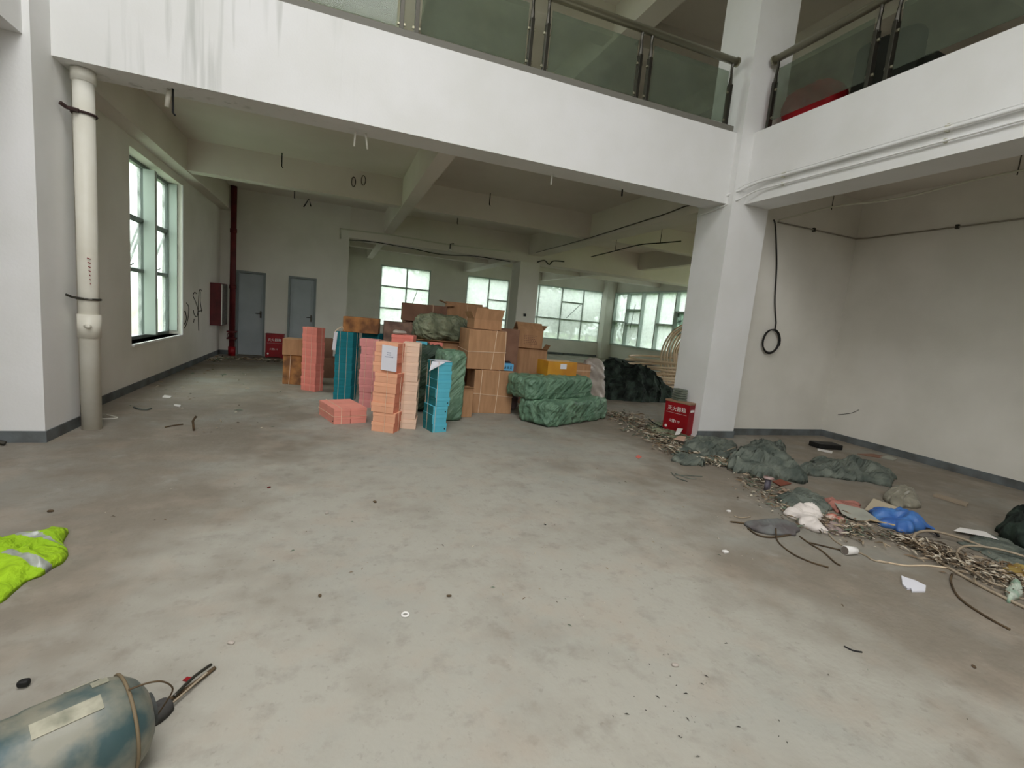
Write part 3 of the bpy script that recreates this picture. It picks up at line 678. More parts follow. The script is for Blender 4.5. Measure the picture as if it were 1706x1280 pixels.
for pts in ([(-.215, -.316, .10), (.215, -.316, .10), (.215, .316, .10), (-.215, .316, .10)], [(-.12, -.316, .003), (-.12, -.316, .204), (-.12, .316, .204), (-.12, .316, .003)]):
    obj('twine_loop', T(pts, .0035, 5, True), TWINE, r_)
# papers
def sheet(name, label, P, m=PAPER, th=.0012, cat='paper', nx=6, sag=0.0, lines=None):
    """quad P0..P3 (bottom left, bottom right, top right, top left) with a slight curl and thickness"""
    P = [Vector(p) for p in P]; n_ = (P[1]-P[0]).cross(P[3]-P[0]).normalized(); V = []; F = []
    for s in (0, 1):
        for j in range(nx+1):
            for i in range(nx+1):
                u, v = i/nx, j/nx; p = P[0].lerp(P[1], u).lerp(P[3].lerp(P[2], u), v)
                V.append(p+n_*(sag*math.sin(PI*u)*(.4+.6*math.sin(PI*v))+s*th))
    N = (nx+1)**2
    for j in range(nx):
        for i in range(nx):
            a = j*(nx+1)+i; b = a+1; c = b+nx+1; d = a+nx+1; F.append((a, b, c, d)); F.append((N+d, N+c, N+b, N+a))
    for i in range(nx):
        for a, b in ((i, i+1), (nx*(nx+1)+i+1, nx*(nx+1)+i), ((i+1)*(nx+1), i*(nx+1)), (i*(nx+1)+nx, (i+1)*(nx+1)+nx)): F.append((b, a, N+a, N+b))
    return tag(obj(name, (V, F), m, None, False), label, cat)
Yp = 5.735
nz_ = Vector((-math.sin(R(-30))*-1, 0, 0))
a = R(-30); ux = Vector((math.cos(a), math.sin(a), 0)); un = Vector((math.sin(a), -math.cos(a), 0))
c_ = Vector((.625, 5.929, 0))+un*(.10+.024)
P0 = c_+ux*(-.045)+Vector((0, 0, .765)); P1 = c_+ux*.150+Vector((0, 0, .755))
ps = sheet('printed_sheet', 'white printed sheet hung on the front of the orange stack', [P0, P1, P1+Vector((0, 0, .30)), P0+Vector((0, 0, .30))], sag=-.003)
INKB = mat('blue grey print', (96, 104, 140), .8)
for k, (wd, zo) in enumerate(((.06, .205), (.06, .18), (.105, .155))):
    bm = bmesh.new(); n_ = int(wd/.013)
    for q in range(n_):
        x_ = .0975-wd/2+q*.013
        for (a0, b0, a1, b1) in ((0, .5, .010, .5), (.005, 0, .005, 1), (.001, .15, .009, .85)):
            p = P0+ux*(x_+a0)+Vector((0, 0, zo+b0*.011)); q2 = P0+ux*(x_+a1)+Vector((0, 0, zo+b1*.011))
            tube(bm, [p+un*.0008, q2+un*.0008], .0011, 4)
    obj('print_line', bm, INKB, ps)
T0 = .112*8+.004
a = R(15); ux2 = Vector((math.cos(a), math.sin(a), 0)); uy2 = Vector((-math.sin(a), math.cos(a), 0)); c2_ = Vector((1.259, 5.994, T0))
sheet('folded_sheet', 'white sheet lying on top of the light blue stack', [c2_-ux2*.11-uy2*.15, c2_+ux2*.10-uy2*.15, c2_+ux2*.10+uy2*.06, c2_-ux2*.11+uy2*.06], sag=.004)
tip = at(715, 619, Y=5.80)
sheet('drooping_sheet_corner', 'white pointed paper corner hanging over the left of the light blue stack', [tip, tip+Vector((.002, 0, .002)), c2_-ux2*.0-uy2*.162, c2_-ux2*.17-uy2*.12], sag=.006)
q0 = at(553, 583, Y=7.78)
sheet('hanging_sheet', 'narrow white sheet hanging at the left side of the teal stack', [q0, q0+Vector((.05, -.01, 0)), at(563, 553, Y=7.78), at(557, 553, Y=7.78)], sag=.01)
tag(obj('twine_end', T(spline([at(556, 556, Y=7.8), at(562, 549, Y=7.8), at(570, 545, Y=7.8), at(573, 552, Y=7.85)], 5), .006, 5), TWINE), 'loose white twine loop above the teal stack', 'twine')
tag(obj('tape_wad', blob_box(.17, .10, .055, 3, .02, 2.6, 8), PLAST, None, True), 'crumpled clear tape on top of the hidden salmon stack', 'tape').location = (.80, 6.46, 1.166)

# ------------------------------------------------------------------ cartons
def carton(label, cx, cy, z0, w_, d_, h_, rz=0.0, m=CARD, flaps=(), straps=(), tape=False, text=None, name='carton', open_=False, group=None):
    r_ = empty(name, (cx, cy, z0), rz); tag(r_, label, 'carton', group)
    t = .008
    if open_:
        obj('carton_body', boxes([(-w_/2, w_/2, -d_/2, -d_/2+t, 0, h_), (-w_/2, w_/2, d_/2-t, d_/2, 0, h_), (-w_/2, -w_/2+t, -d_/2+t, d_/2-t, 0, h_), (w_/2-t, w_/2, -d_/2+t, d_/2-t, 0, h_), (-w_/2+t, w_/2-t, -d_/2+t, d_/2-t, 0, .02)]), m, r_)
    else:
        obj('carton_body', B(-w_/2, w_/2, -d_/2, d_/2, 0, h_, bev=.006), m, r_)
        obj('lid_seam', B(-w_/2+.01, w_/2-.01, -.004, .004, h_-.001, h_+.0015), CARDD, r_)
    for (side, L_, ang, *sk) in flaps:      # side f b l r, length, angle from horizontal-outwards
        ca, sa = math.cos(R(ang)), math.sin(R(ang)); lo, hi = (sk if sk else (0, 0))
        if side in 'fb':
            s = -1 if side == 'f' else 1; y0 = s*d_/2
            V = [(-w_/2+.004, y0, h_), (w_/2-.004, y0, h_), (w_/2-.004+hi, y0+s*ca*L_, h_+sa*L_), (-w_/2+.004+lo, y0+s*ca*L_*.96, h_+sa*L_*1.04)]
            nn = Vector((0, -s*sa, ca))
        else:
            s = -1 if side == 'l' else 1; x0 = s*w_/2
            V = [(x0, -d_/2+.004, h_), (x0, d_/2-.004, h_), (x0+s*ca*L_, d_/2-.004+hi, h_+sa*L_), (x0+s*ca*L_*.96, -d_/2+.004+lo, h_+sa*L_*1.04)]
            nn = Vector((-s*sa, 0, ca))
        V = [Vector(v) for v in V]; V += [v+nn*.006 for v in V]
        obj('flap', (V, [(0, 1, 2, 3), (7, 6, 5, 4), (0, 4, 5, 1), (1, 5, 6, 2), (2, 6, 7, 3), (3, 7, 4, 0)]), m, r_)
    e_ = .005
    for s in straps:
        if s[0] == 'v':
            x_, x2 = s[1]*w_, s[2]*w_
            pts = [(x2, -d_/2-e_, 0.004), (x_*.5+x2*.5+.004, -d_/2-e_, h_*.5), (x_, -d_/2-e_, h_+e_), (x_, d_/2+e_, h_+e_), (x_, d_/2+e_, .004)]
        else:
            zz_, z2 = s[1]*h_, s[2]*h_
            pts = [(-w_/2-e_, -d_/2-e_, zz_), (w_/2+e_, -d_/2-e_, z2), (w_/2+e_, d_/2+e_, z2), (-w_/2-e_, d_/2+e_, zz_+.03)]
        obj('strap', T(pts, .0045, 5, True), TWINE, r_)
    if text:
        bm = bmesh.new(); rr = random.Random(3)
        for q in range(6):
            z_ = h_*(.68-.09*q); xx = -w_*.22
            while xx < w_*.26:
                l_ = rr.uniform(.012, .03); bx(bm, xx, xx+l_, -d_/2-.001, -d_/2+.001, z_, z_+.012); xx += l_+.012
        obj('printed_lines', bm, CARDD, r_)
    return r_
carton('big strapped brown carton on the floor behind the green sacks', 2.37, 7.33, 0, .64, .52, .68, R(-2), CARD, straps=[('v', -.32, -.34), ('v', .12, .08), ('h', .46, .40)])
carton('large square brown carton tied with string atop the strapped one', 2.20, 7.35, .69, .62, .50, .605, R(3), CARD, straps=[('v', .22, .14), ('h', .44, .46), ('v', .46, .49)])
carton('low open carton with a folded lid on the large square carton', 2.22, 7.40, 1.305, .46, .34, .15, R(4), CARD, open_=True, flaps=[('f', .17, 78, .01, .02), ('l', .12, 60)])
carton('reddish carton seen behind the large square carton', 2.78, 7.92, .0, .36, .40, 1.33, R(0), CARDD)
carton('small brown carton on the floor beside the tall green bale', 1.84, 6.86, 0, .20, .22, .44, R(6), CARD, flaps=[('f', .05, 20)])
carton('stained orange brown carton on the teal stacks', .39, 7.98, 1.073, .53, .34, .235, R(-9), CARDW)
carton('brown carton standing beneath the weathered one', 1.02, 8.25, 0, .52, .50, .90, R(-4), CARDD)
carton('weathered grey brown carton right of the stained one', 1.0, 8.18, .90, .52, .42, .38, R(-4), CARDP, straps=[('v', .36, .44)])
carton('lower hidden brown carton under the dark top one', 1.52, 8.95, 0, .74, .55, .66, 0, CARDD)
carton('upper hidden brown carton under the dark top one', 1.52, 8.95, .66, .72, .52, .64, 0, CARDD)
carton('wide dark brown carton at the top left of the pile', 1.49, 8.85, 1.305, .78, .50, .31, R(-5), CARDD, straps=[('v', .18, .17)], flaps=[('r', .14, 8)])
carton('lower hidden brown carton under the torn top one', 2.30, 9.0, 0, .70, .55, .62, 0, CARDD)
carton('upper hidden brown carton under the torn top one', 2.30, 9.0, .62, .70, .52, .63, 0, CARDD)
carton('torn brown carton at the top of the pile', 2.26, 8.85, 1.255, .72, .48, .42, R(-8), CARD, straps=[('v', .02, .02)], open_=True, flaps=[('l', .14, 20), ('r', .22, -30), ('b', .05, 60)])
carton('brown carton under the grey green sack, on the floor', 1.60, 7.95, 0, .82, .44, .50, 0, CARDD)
carton('brown carton directly under the grey green sack', 1.58, 7.95, .50, .80, .42, .53, R(2), CARD, flaps=[('f', .10, 10)])
carton('brown carton low behind the yellow one', 3.40, 8.28, 0, .64, .50, .45, 0, CARDD)
carton('open orange brown carton under the printed carton', 3.38, 8.25, .45, .60, .48, .55, R(-14), CARD, open_=True, flaps=[('f', .06, 20), ('r', .10, 60), ('l', .08, 40)])
carton('printed carton with raised roof shaped flaps in front of the column', 3.33, 8.27, 1.005, .48, .40, .33, R(-8), CARDP if 0 else CARD, flaps=[('f', .20, 140), ('b', .20, 140), ('r', .12, 50)], text=True, open_=True)
y_ = carton('yellow film wrapped carton on the upper green sack', 3.42, 7.08, .665, .56, .34, .235, R(8), YELL)
obj('shipping_label', B(-.05, .07, -.1725, -.1705, .12, .20), PAPER, y_)
carton('strapped brown carton between the yellow one and the plastic', 4.22, 7.95, 0, .46, .34, .80, R(0), CARD, straps=[('v', -.2, -.26), ('h', .84, .86)])
carton('lower brown carton behind the lone salmon stack', -.60, 9.38, 0, .42, .40, .52, R(-10), CARDW, straps=[('v', -.2, -.24)])
carton('upper brown carton behind the lone salmon stack', -.60, 9.36, .522, .46, .42, .28, R(-6), CARD)
carton('low dark carton behind the lone salmon stack', -.15, 10.3, 0, .36, .36, .40, R(5), CARDD)
carton('small dark carton stacked on the low dark one', -.17, 10.3, .402, .26, .28, .38, R(5), CARDD)
# torn bits on the open cartons
tag(obj('crumpled_film', blob_box(.20, .16, .16, 8, .05, 2.4, 9), CARDD, None, True), 'crumpled brown packing film on the top of the torn carton', 'film').location = (1.93, 8.72, 1.262)

# ------------------------------------------------------------------ sacks and bales
def sack(label, cx, cy, z0, w_, d_, h_, rz, m=SACK, seed=1, amp=.035, rn=6, ears=.25, name='woven_sack', tilt=0):
    r_ = empty(name, (cx, cy, z0), rz); tag(r_, label, 'sack')
    o = obj('sack_body', blob_box(w_, d_, h_, seed, amp, rn, 26, ears, 3.2), m, r_, True)
    if ears:
        for s in (-1, 1):
            bm = bmesh.new()
            for q in range(3):
                y_ = (q-1)*d_*.25
                tube(bm, spline([(s*(w_/2-.04), y_, h_*.5), (s*(w_/2+.012), y_*.8, h_*.40), (s*(w_/2+.02), y_*.7-.02, h_*.22), (s*(w_/2+.01), y_*.6-.02, h_*.10)], 4), [.03, .028, .03, .026, .03, .026, .028, .024, .025, .022, .02, .018, .012], 6)
            obj('gathered_end', bm, m, o, True)
    bm = bmesh.new()
    tube(bm, spline([(-w_/2+.03, -d_*.50, h_*.25), (-w_*.2, -d_/2-.004, h_*.35), (w_*.1, -d_/2-.006, h_*.30), (w_/2-.04, -d_*.5, h_*.38)], 5), .006, 5)
    obj('stitched_seam', bm, m, o, True)
    return r_
sack('lower green woven sack lying on the floor in front', 3.48, 6.76, 0, 1.62, .66, .36, R(27), SACK, 1, .05, rn=9, ears=0)
sack('upper green woven sack lying on the lower one', 3.26, 6.92, .325, 1.40, .62, .35, R(20), SACK, 4, .04, rn=9, ears=0)
sack('grey green crumpled sack high in the pile', 1.62, 7.84, 1.035, .92, .42, .42, R(14), SACKD, 6, .07, 3.6, 0)
b1_ = blob_box(.46, .50, 1.02, 9, .05, 8, 22, 0, 5)
o = tag(obj('wrapped_bale', b1_, SACKK, None, True), 'dark green wrapped bale behind the light blue stack', 'bale'); o.location = (1.30, 7.25, 0); o.rotation_euler = (0, 0, R(-8))
o = tag(obj('wrapped_bale', blob_box(.34, .40, .99, 12, .025, 11, 22, 0, 5), SACK, None, True), 'tall upright green wrapped bale beside the light blue stack', 'bale'); o.location = (1.54, 6.66, 0); o.rotation_euler = (0, 0, R(10))
p_ = shoe_proto('salmon', .2, .14, .05); p_.location = (1.42, 7.2, 1.0); tag(p_, 'small salmon box peeping over the tall green bale', 'box')
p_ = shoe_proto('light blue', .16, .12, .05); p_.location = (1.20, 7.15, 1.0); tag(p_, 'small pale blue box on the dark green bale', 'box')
o = tag(obj('plastic_bag', blob_box(.42, .26, .90, 15, .07, 3, 16, 0, 3, -.10), PLAST, None, True), 'cloudy plastic bag slumped beside the strapped carton', 'bag'); o.location = (4.68, 7.95, 0); o.rotation_euler = (0, 0, R(-14))
r_ = empty('blue_carton', (2.58, 7.24, .685), R(-6)); tag(r_, 'small light blue box with black characters on the strapped carton', 'box')
obj('box_body', B(-.115, .115, -.10, .10, 0, .105, bev=.003), mat('sky blue board', (96, 170, 214), .6), r_)
bm = bmesh.new()
for q in range(4):
    x_ = -.085+q*.046
    for (a0, b0, a1, b1) in ((0, .8, .036, .8), (.018, .1, .018, 1), (.002, .45, .034, .5), (.004, .1, .016, .5), (.032, .1, .02, .5)): tube(bm, [(x_+a0, -.1015, .022+b0*.06), (x_+a1, -.1015, .022+b1*.06)], .0032, 5)
obj('writing', bm, BLACK, r_)
o = tag(obj('dark_garment', blob_box(.26, .20, .13, 21, .05, 2.4, 12), mat('dark plum cloth', (62, 48, 52), .9, (40, 32, 36), 8), None, True), 'dark plum cloth bundled behind the small light blue box', 'cloth'); o.location = (2.62, 7.46, .685)
o = tag(obj('brown_tote', blob_box(.16, .2, .5, 24, .03, 3.5, 12), mat('mauve film', (128, 110, 110), .4, spec=.5), None, True), 'greyish film hanging right of the large square carton', 'film'); o.location = (2.80, 7.50, .0); o.location = (2.83, 7.42, 0)

# ------------------------------------------------------------------ netting heap and hose coils
C0 = Vector((6.38, 9.25, 0))
poly = [C0+Vector((1.22*math.cos(a)*(1+.05*math.sin(5*a)), .72*math.sin(a), 0)) for a in [i*PI/8 for i in range(16)]]
def heap(P, h_, seed, nr=48, nt_=170, lum=.10):
    c = sum(P, Vector())/len(P); n_ = len(P); per = spline(P+[P[0]], 8); V = []; F = []
    for j in range(nr+1):
        f = 1-j/nr
        for i in range(nt_):
            e_ = per[int(i/nt_*(len(per)-1))]; p = c+(e_-c)*f; q = Vector((p.x*2.2, p.y*2.2, seed))
            z = h_*max(0, 1-f**3.4)**.62*(.84+.30*noise.noise(q))
            z *= 1-.62*max(0, (p.x-c.x+.1))/1.3
            d = Vector((noise.noise(q*3.2), noise.noise(q*3.2+Vector((4, 4, 4))), noise.noise(q*3.2+Vector((9, 1, 3)))))*lum+Vector((noise.noise(q*8+Vector((0, 0, z*9))), noise.noise(q*8+Vector((4, 4, z*9))), noise.noise(q*8+Vector((9, 1, z*9)))))*lum*.55
            V.append((p.x+d.x, p.y+d.y, max(.003, z+d.z*.8) if j else .003))
    for j in range(nr):
        for i in range(nt_):
            a, b = j*nt_+i, j*nt_+(i+1) % nt_; F.append((a, b, b+nt_, a+nt_))
    F.append(tuple(reversed(range(nt_))))
    me = bpy.data.meshes.new('t'); me.from_pydata(V, [], F); bm = bmesh.new(); bm.from_mesh(me); bpy.data.meshes.remove(me)
    bmesh.ops.remove_doubles(bm, verts=bm.verts, dist=1e-5)
    return bm
nh = heap(poly, .86, 3)
tag(obj('netting_heap', nh, NET, None, False), 'big heap of dark green netting behind the sacks', 'netting')
rr = random.Random(9)
def ring(c, r, n=40, tilt=(0, 0), jit=.02, turns=1.0, ph=0.0, rise=0.0):
    pts = []; s1, s2 = rr.uniform(0, 9), rr.uniform(0, 9)
    for i in range(int(n*turns)):
        a = ph+i*2*PI/n; q = Vector((math.cos(a)*r*(1+jit*math.sin(2*a+s1)), math.sin(a)*r*(1+jit*math.cos(3*a+s2)), jit*r*math.sin(a*2+s2)+rise*i/n))
        q = Matrix.Rotation(tilt[0], 3, 'X') @ (Matrix.Rotation(tilt[1], 3, 'Y') @ q); pts.append(Vector(c)+q)
    return pts
NM = ['lowest', 'second', 'third', 'fourth', 'fifth', 'sixth', 'seventh', 'eighth', 'ninth', 'topmost']
for k in range(10):
    c_ = (8.12+rr.uniform(-.05, .05), 10.62+rr.uniform(-.06, .06), .06+k*.085)
    tag(obj('hose_ring', T([Vector((p.x, p.y, max(p.z, .03))) for p in ring(c_, .80+.02*k*.3+rr.uniform(-.07, .07), tilt=(R(rr.uniform(-3, 3)), R(rr.uniform(-4, 4))))], .028, 7, True), HOSE, None, True),
        'cream hose ring lying flat behind the netting heap, %s of its pile' % NM[k] if k in (0, 9) else 'cream hose ring lying flat behind the netting heap, %s from the floor' % NM[k], 'hose', 'flat hose rings')
NU = ['outermost', 'second largest', 'third largest', 'fourth largest', 'fifth largest', 'sixth largest', 'seventh largest', 'innermost']
for k in range(8):
    rad_ = .98-.055*k
    P = ring((9.22+.01*k, 10.72-.028*k, .86), rad_, tilt=(R(78+rr.uniform(-3, 3)), R(rr.uniform(-3, 3))), jit=.025)
    for p in P: p.z = max(p.z, .03)
    tag(obj('hose_ring', T(P, .028, 7, True), HOSE, None, True), 'cream hose ring propped upright behind the pillar, %s of its bundle' % NU[k], 'hose', 'upright hose rings')

# ------------------------------------------------------------------ things on the floor, right hand side
def ctag(name, label, cat, poly, h_, m, seed=1, **k):
    return tag(obj(name, cloth(poly, h_, seed, **k), m, None, False if k.get('flat') else True), label, cat)
ctag('netting_cloth', 'grey green netting crumpled by the foot of the red extinguisher box', 'netting', pf((1118, 768), (1140, 742), (1170, 733), (1222, 744), (1208, 762), (1160, 778)), .17, TARP, 2, fs=9)
ctag('netting_cloth', 'largest crumpled green netting heap below the right pillar', 'netting', pf((1215, 785), (1230, 758), (1268, 742), (1303, 752), (1318, 785), (1345, 805), (1300, 800), (1255, 796)), .34, TARP, 5, fs=8, nr=48, nt_=170)
ctag('netting_cloth', 'long strip of green netting nearest the recess wall', 'netting', pf((1330, 792), (1350, 768), (1385, 768), (1420, 774), (1455, 784), (1492, 798), (1490, 812), (1455, 806), (1400, 800)), .19, TARP, 8, fs=8)
ctag('netting_cloth', 'dark green netting bundle cut by the right edge', 'netting', pf((1655, 895), (1680, 872), (1740, 868), (1800, 900), (1770, 935), (1700, 915)), .30, NET, 11, fs=8)
ctag('netting_cloth', 'flattened dusty green netting under the white hose at right', 'netting', pf((1600, 905), (1640, 890), (1720, 915), (1760, 960), (1700, 950), (1650, 930)), .05, TARP, 12, fs=8)
ctag('netting_cloth', 'flat scraps of green netting between the bottle and the pink cloth', 'netting', pf((1290, 830), (1330, 815), (1370, 830), (1385, 850), (1350, 858), (1310, 850)), .09, TARP, 14, fs=9)
ctag('netting_cloth', 'small olive netting scraps left of the red extinguisher box', 'netting', pf((1072, 712), (1100, 704), (1140, 722), (1145, 735), (1110, 732), (1085, 722)), .07, SACKD, 31, fs=9)
ctag('white_bag', 'crumpled white bag in the litter', 'bag', pf((1312, 860), (1330, 852), (1352, 852), (1368, 868), (1375, 886), (1350, 884), (1328, 876)), .17, mat('white bag film', (222, 214, 208), .5, (196, 188, 182), 7), 3, fs=9)
ctag('grey_cloth', 'grey rag with a stick through it left of the white bag', 'cloth', pf((1245, 876), (1262, 868), (1300, 868), (1330, 882), (1318, 894), (1280, 892), (1258, 886)), .10, mat('grey rag', (112, 114, 112), .9, (92, 86, 86), 7), 6, fs=8)
ctag('pink_cloth', 'dusty pink cloth above the grey board', 'cloth', pf((1368, 834), (1400, 836), (1435, 842), (1428, 854), (1390, 854)), .08, mat('dusty pink cloth', (170, 116, 104), .9, (140, 92, 82), 9), 4, fs=10)
ctag('blue_bag', 'bright blue plastic bag on the litter', 'bag', pf((1446, 862), (1470, 856), (1512, 862), (1545, 878), (1540, 889), (1505, 889), (1478, 880), (1458, 874)), .15, mat('blue plastic', (74, 122, 182), .45, (52, 92, 160), 7, spec=.5), 7, fs=9)
ctag('clear_plastic', 'cloudy crumpled plastic ball behind the blue bag', 'plastic', pf((1478, 830), (1492, 820), (1515, 826), (1525, 842), (1505, 850), (1485, 842)), .17, mat('dusty clear film', (140, 136, 122), .3, (122, 118, 104), 7, spec=.6), 9, fs=9)
ctag('torn_wrapper', 'pale torn wrapper with a green print near the right edge', 'wrapper', pf((1672, 985), (1690, 972), (1702, 990), (1698, 1004), (1682, 1004)), .07, mat('torn wrapper', (200, 206, 194), .6, (120, 150, 128), 14), 10, fs=14, nr=14, nt_=40)
ctag('yellow_wrapper', 'brown and yellow wrapper cut by the right edge', 'wrapper', pf((1672, 950), (1700, 945), (1740, 965), (1740, 990), (1700, 980)), .08, mat('yellow wrapper', (170, 150, 84), .6, (118, 84, 40), 6), 13, fs=10)
ctag('red_wrapper', 'red and white wrapper below the pink cloth', 'wrapper', pf((1374, 862), (1385, 858), (1408, 866), (1410, 873), (1392, 872)), .035, mat('red wrapper', (196, 92, 72), .6, (214, 196, 184), 16), 14, fs=12, nr=12, nt_=40)
ctag('tan_cardboard_scrap', 'tan scrap of torn cardboard near the olive netting', 'cardboard', pf((1155, 748), (1178, 744), (1190, 756), (1165, 762)), .05, CARDP, 15, fs=10, nr=12, nt_=40)
ctag('clear_wrap', 'mauve plastic film right of the white bag', 'plastic', pf((1372, 876), (1385, 870), (1412, 882), (1420, 890), (1390, 892)), .05, mat('mauve film two', (150, 134, 130), .5), 16, fs=10, nr=14, nt_=48)

def flat(name, label, cat, px, z, th, m, lift=None):
    P = [fl(x, y) for x, y in px]; n_ = len(P); V = [Vector((p.x, p.y, z+(lift[i] if lift else 0))) for i, p in enumerate(P)]
    V += [v+Vector((0, 0, th)) for v in V]; F = [tuple(range(n_))[::-1], tuple(range(n_, 2*n_))]+[(i, (i+1) % n_, n_+(i+1) % n_, n_+i) for i in range(n_)]
    return tag(obj(name, (V, F), m), label, cat)
BOARD = mat('grey board', (168, 168, 156), .7, (150, 150, 140), 5)
flat('foam_strip', 'white foam strip with a ragged edge below the netting', 'foam', [(1184, 770), (1190, 763), (1237, 777), (1236, 783), (1229, 784), (1222, 782), (1214, 781), (1205, 777), (1199, 776), (1192, 773)], .01, .03, mat('white foam', (216, 214, 198), .8))
flat('grey_board', 'pale grey board lying left of the blue bag', 'board', [(1388, 846), (1437, 856), (1466, 873), (1425, 871), (1402, 862)], .02, .006, BOARD, [.03, .02, 0, 0, .01])
flat('beige_board', 'beige board lying behind the blue bag', 'board', [(1440, 852), (1453, 841), (1508, 858), (1500, 862), (1465, 856)], .01, .006, CARDP if 0 else mat('beige board', (176, 164, 142), .8), [0, .05, .03, 0, 0])
flat('folded_paper', 'torn white folded paper alone on the floor at right', 'paper', [(1501, 962), (1508, 965), (1524, 970), (1528, 972), (1542, 979), (1541, 988), (1519, 988), (1517, 983), (1511, 984), (1503, 976)], .002, .012, PAPER)
flat('thin_plank', 'thin wooden plank near the recess wall', 'plank', [(1554, 828), (1559, 825), (1613, 841), (1610, 845)], .002, .02, mat('dusty plank', (150, 136, 118), .8))
flat('white_slip', 'short white strip below the black block', 'strip', [(1362, 751), (1362, 748), (1387, 753), (1386, 756)], .002, .006, WHITE)
flat('brown_card_scrap', 'brown card scrap close to the recess skirting', 'cardboard', [(1428, 757), (1455, 757), (1478, 762), (1470, 764), (1446, 761)], .002, .006, CARDD)
flat('pale_card_scrap', 'pale curled card scrap close to the recess skirting', 'cardboard', [(1466, 763), (1480, 760), (1494, 766), (1488, 768)], .002, .01, BOARD)
flat('pink_card_scrap', 'pinkish card piece resting in the litter below the red box', 'cardboard', [(1121, 739), (1131, 733), (1142, 735), (1139, 743)], .06, .005, mat('pink tan card', (196, 164, 144), .8))
flat('white_card_scrap', 'white folded card just below the red extinguisher box', 'cardboard', [(1123, 732), (1127, 725), (1136, 726), (1131, 731)], .06, .005, WHITE, [0, .04, .04, 0])
flat('yellow_card_scrap', 'tan yellow card scrap left of the largest netting heap', 'cardboard', [(1190, 756), (1198, 750), (1210, 756), (1198, 762)], .03, .006, mat('tan yellow', (176, 146, 96), .8))
flat('pink_petal', 'small pink scrap alone on the floor left of the litter', 'scrap', [(1059, 762), (1063, 759), (1069, 762), (1064, 765)], .002, .004, mat('pink scrap', (206, 110, 98), .8))
flat('red_board_piece', 'rusty red flat piece beside the metal bottle', 'scrap', [(1286, 804), (1300, 801), (1318, 808), (1300, 812)], .01, .008, mat('rust board', (126, 72, 56), .8))
flat('pale_pink_sheet', 'pale pinkish sheet right of the metal bottle', 'sheet', [(1294, 822), (1305, 815), (1330, 822), (1350, 838), (1322, 832)], .006, .004, mat('pinkish sheet', (160, 138, 120), .8))
flat('white_curl', 'thin white curled strip near the right edge netting', 'strip', [(1588, 890), (1598, 885), (1640, 892), (1662, 905), (1650, 902), (1620, 896)], .03, .004, WHITE)
tag(obj('black_block', B(-.20, .20, -.11, .11, 0, .075, bev=.01), BLACK), 'black oblong block lying in the recess', 'block')
o = bpy.data.objects['black_block']; o.location = fl(1381, 748); o.location.z = 0; o.rotation_euler = (0, 0, R(-12))
o.location.y += .06
r_ = empty('metal_bottle', fl(1277, 818)); tag(r_, 'small upright dark can with a red cap in the litter', 'can')
obj('can_body', T([(0, 0, 0), (0, 0, .13)], .03, 16), mat('can dark', (78, 72, 84), .4, (130, 126, 136), 14), r_, True)
obj('can_lid', T([(0, 0, .13), (0, 0, .145)], .05, 16), mat('can red', (130, 50, 46), .5, (200, 190, 186), 16), r_, True)
c_ = fl(1415, 924); r_ = empty('paper_cup', (c_.x, c_.y, .034), R(-6)); tag(r_, 'white paper cup lying on its side', 'cup')
bm = bmesh.new()
tube(bm, [(-.05, 0, 0), (.05, 0, -.004), (.051, 0, -.004)], [.034, .028, .0275], 18)
obj('cup_wall', bm, WHITE, r_, True); obj('cup_mouth', T([(-.0515, 0, 0), (-.049, 0, 0)], .030, 18), mat('cup inside', (120, 112, 104), .9), r_)
def line(name, label, cat, px, r, m, z=None, n=6, seg=6):
    P = [fl(x, y) for x, y in px]
    for i, p in enumerate(P): p.z = (z[i] if isinstance(z, (list, tuple)) else (z or 0))+r
    return tag(obj(name, T(spline(P, n), r, seg), m, None, True), label, cat)
HZ = mat('dusty hose', (170, 156, 136), .7, (140, 126, 106), 6)
line('curved_hose', 'pale hose looping widely near the right edge', 'hose', [(1662, 920), (1640, 914), (1600, 905), (1555, 897), (1530, 898), (1520, 906), (1535, 920), (1570, 942), (1620, 972), (1665, 995), (1720, 1022)], .011, HZ, [.0, 0, .03, .05, .05, .04, .02, 0, 0, 0, 0])
line('curved_hose', 'second pale hose loop lying inside the wide one', 'hose', [(1720, 945), (1680, 932), (1645, 922), (1605, 922), (1592, 934), (1610, 952), (1650, 978), (1690, 988)], .009, HZ, [.05, .05, .04, .05, .04, .02, .02, .02])
line('dry_stem', 'dark bent stick in front of the hose loops', 'stick', [(1586, 958), (1584, 972), (1598, 998), (1640, 1028), (1682, 1051)], .007, TWIG)
line('dry_stem', 'brown curved stem running down from the grey rag', 'stick', [(1291, 890), (1296, 904), (1320, 924), (1350, 938), (1380, 947)], .006, TWIG, [.04, 0, 0, 0, 0])
line('dry_stem', 'long stem from the white bag past the paper cup', 'stick', [(1378, 886), (1388, 900), (1410, 914), (1440, 926), (1455, 935), (1480, 940)], .006, HZ)
line('thin_tube', 'pale thin tube right of the paper cup', 'tube', [(1462, 936), (1485, 940), (1510, 944), (1545, 944), (1580, 948)], .006, HOSE)
line('twig_bundle', 'thin dry twig between the brown stem and the cup', 'stick', [(1332, 895), (1350, 908), (1370, 920), (1390, 938), (1400, 944)], .006, TWIG)
line('twig_bundle', 'twig crossing under the paper cup from the left', 'stick', [(1345, 905), (1375, 912), (1400, 918)], .006, TWIG)
line('twig_bundle', 'stick poking out left of the grey rag', 'stick', [(1217, 871), (1235, 873), (1252, 877)], .007, TWIG)
line('twig_bundle', 'thin curved twig under the grey rag', 'stick', [(1246, 882), (1262, 893), (1285, 897), (1320, 892)], .007, TWIG)
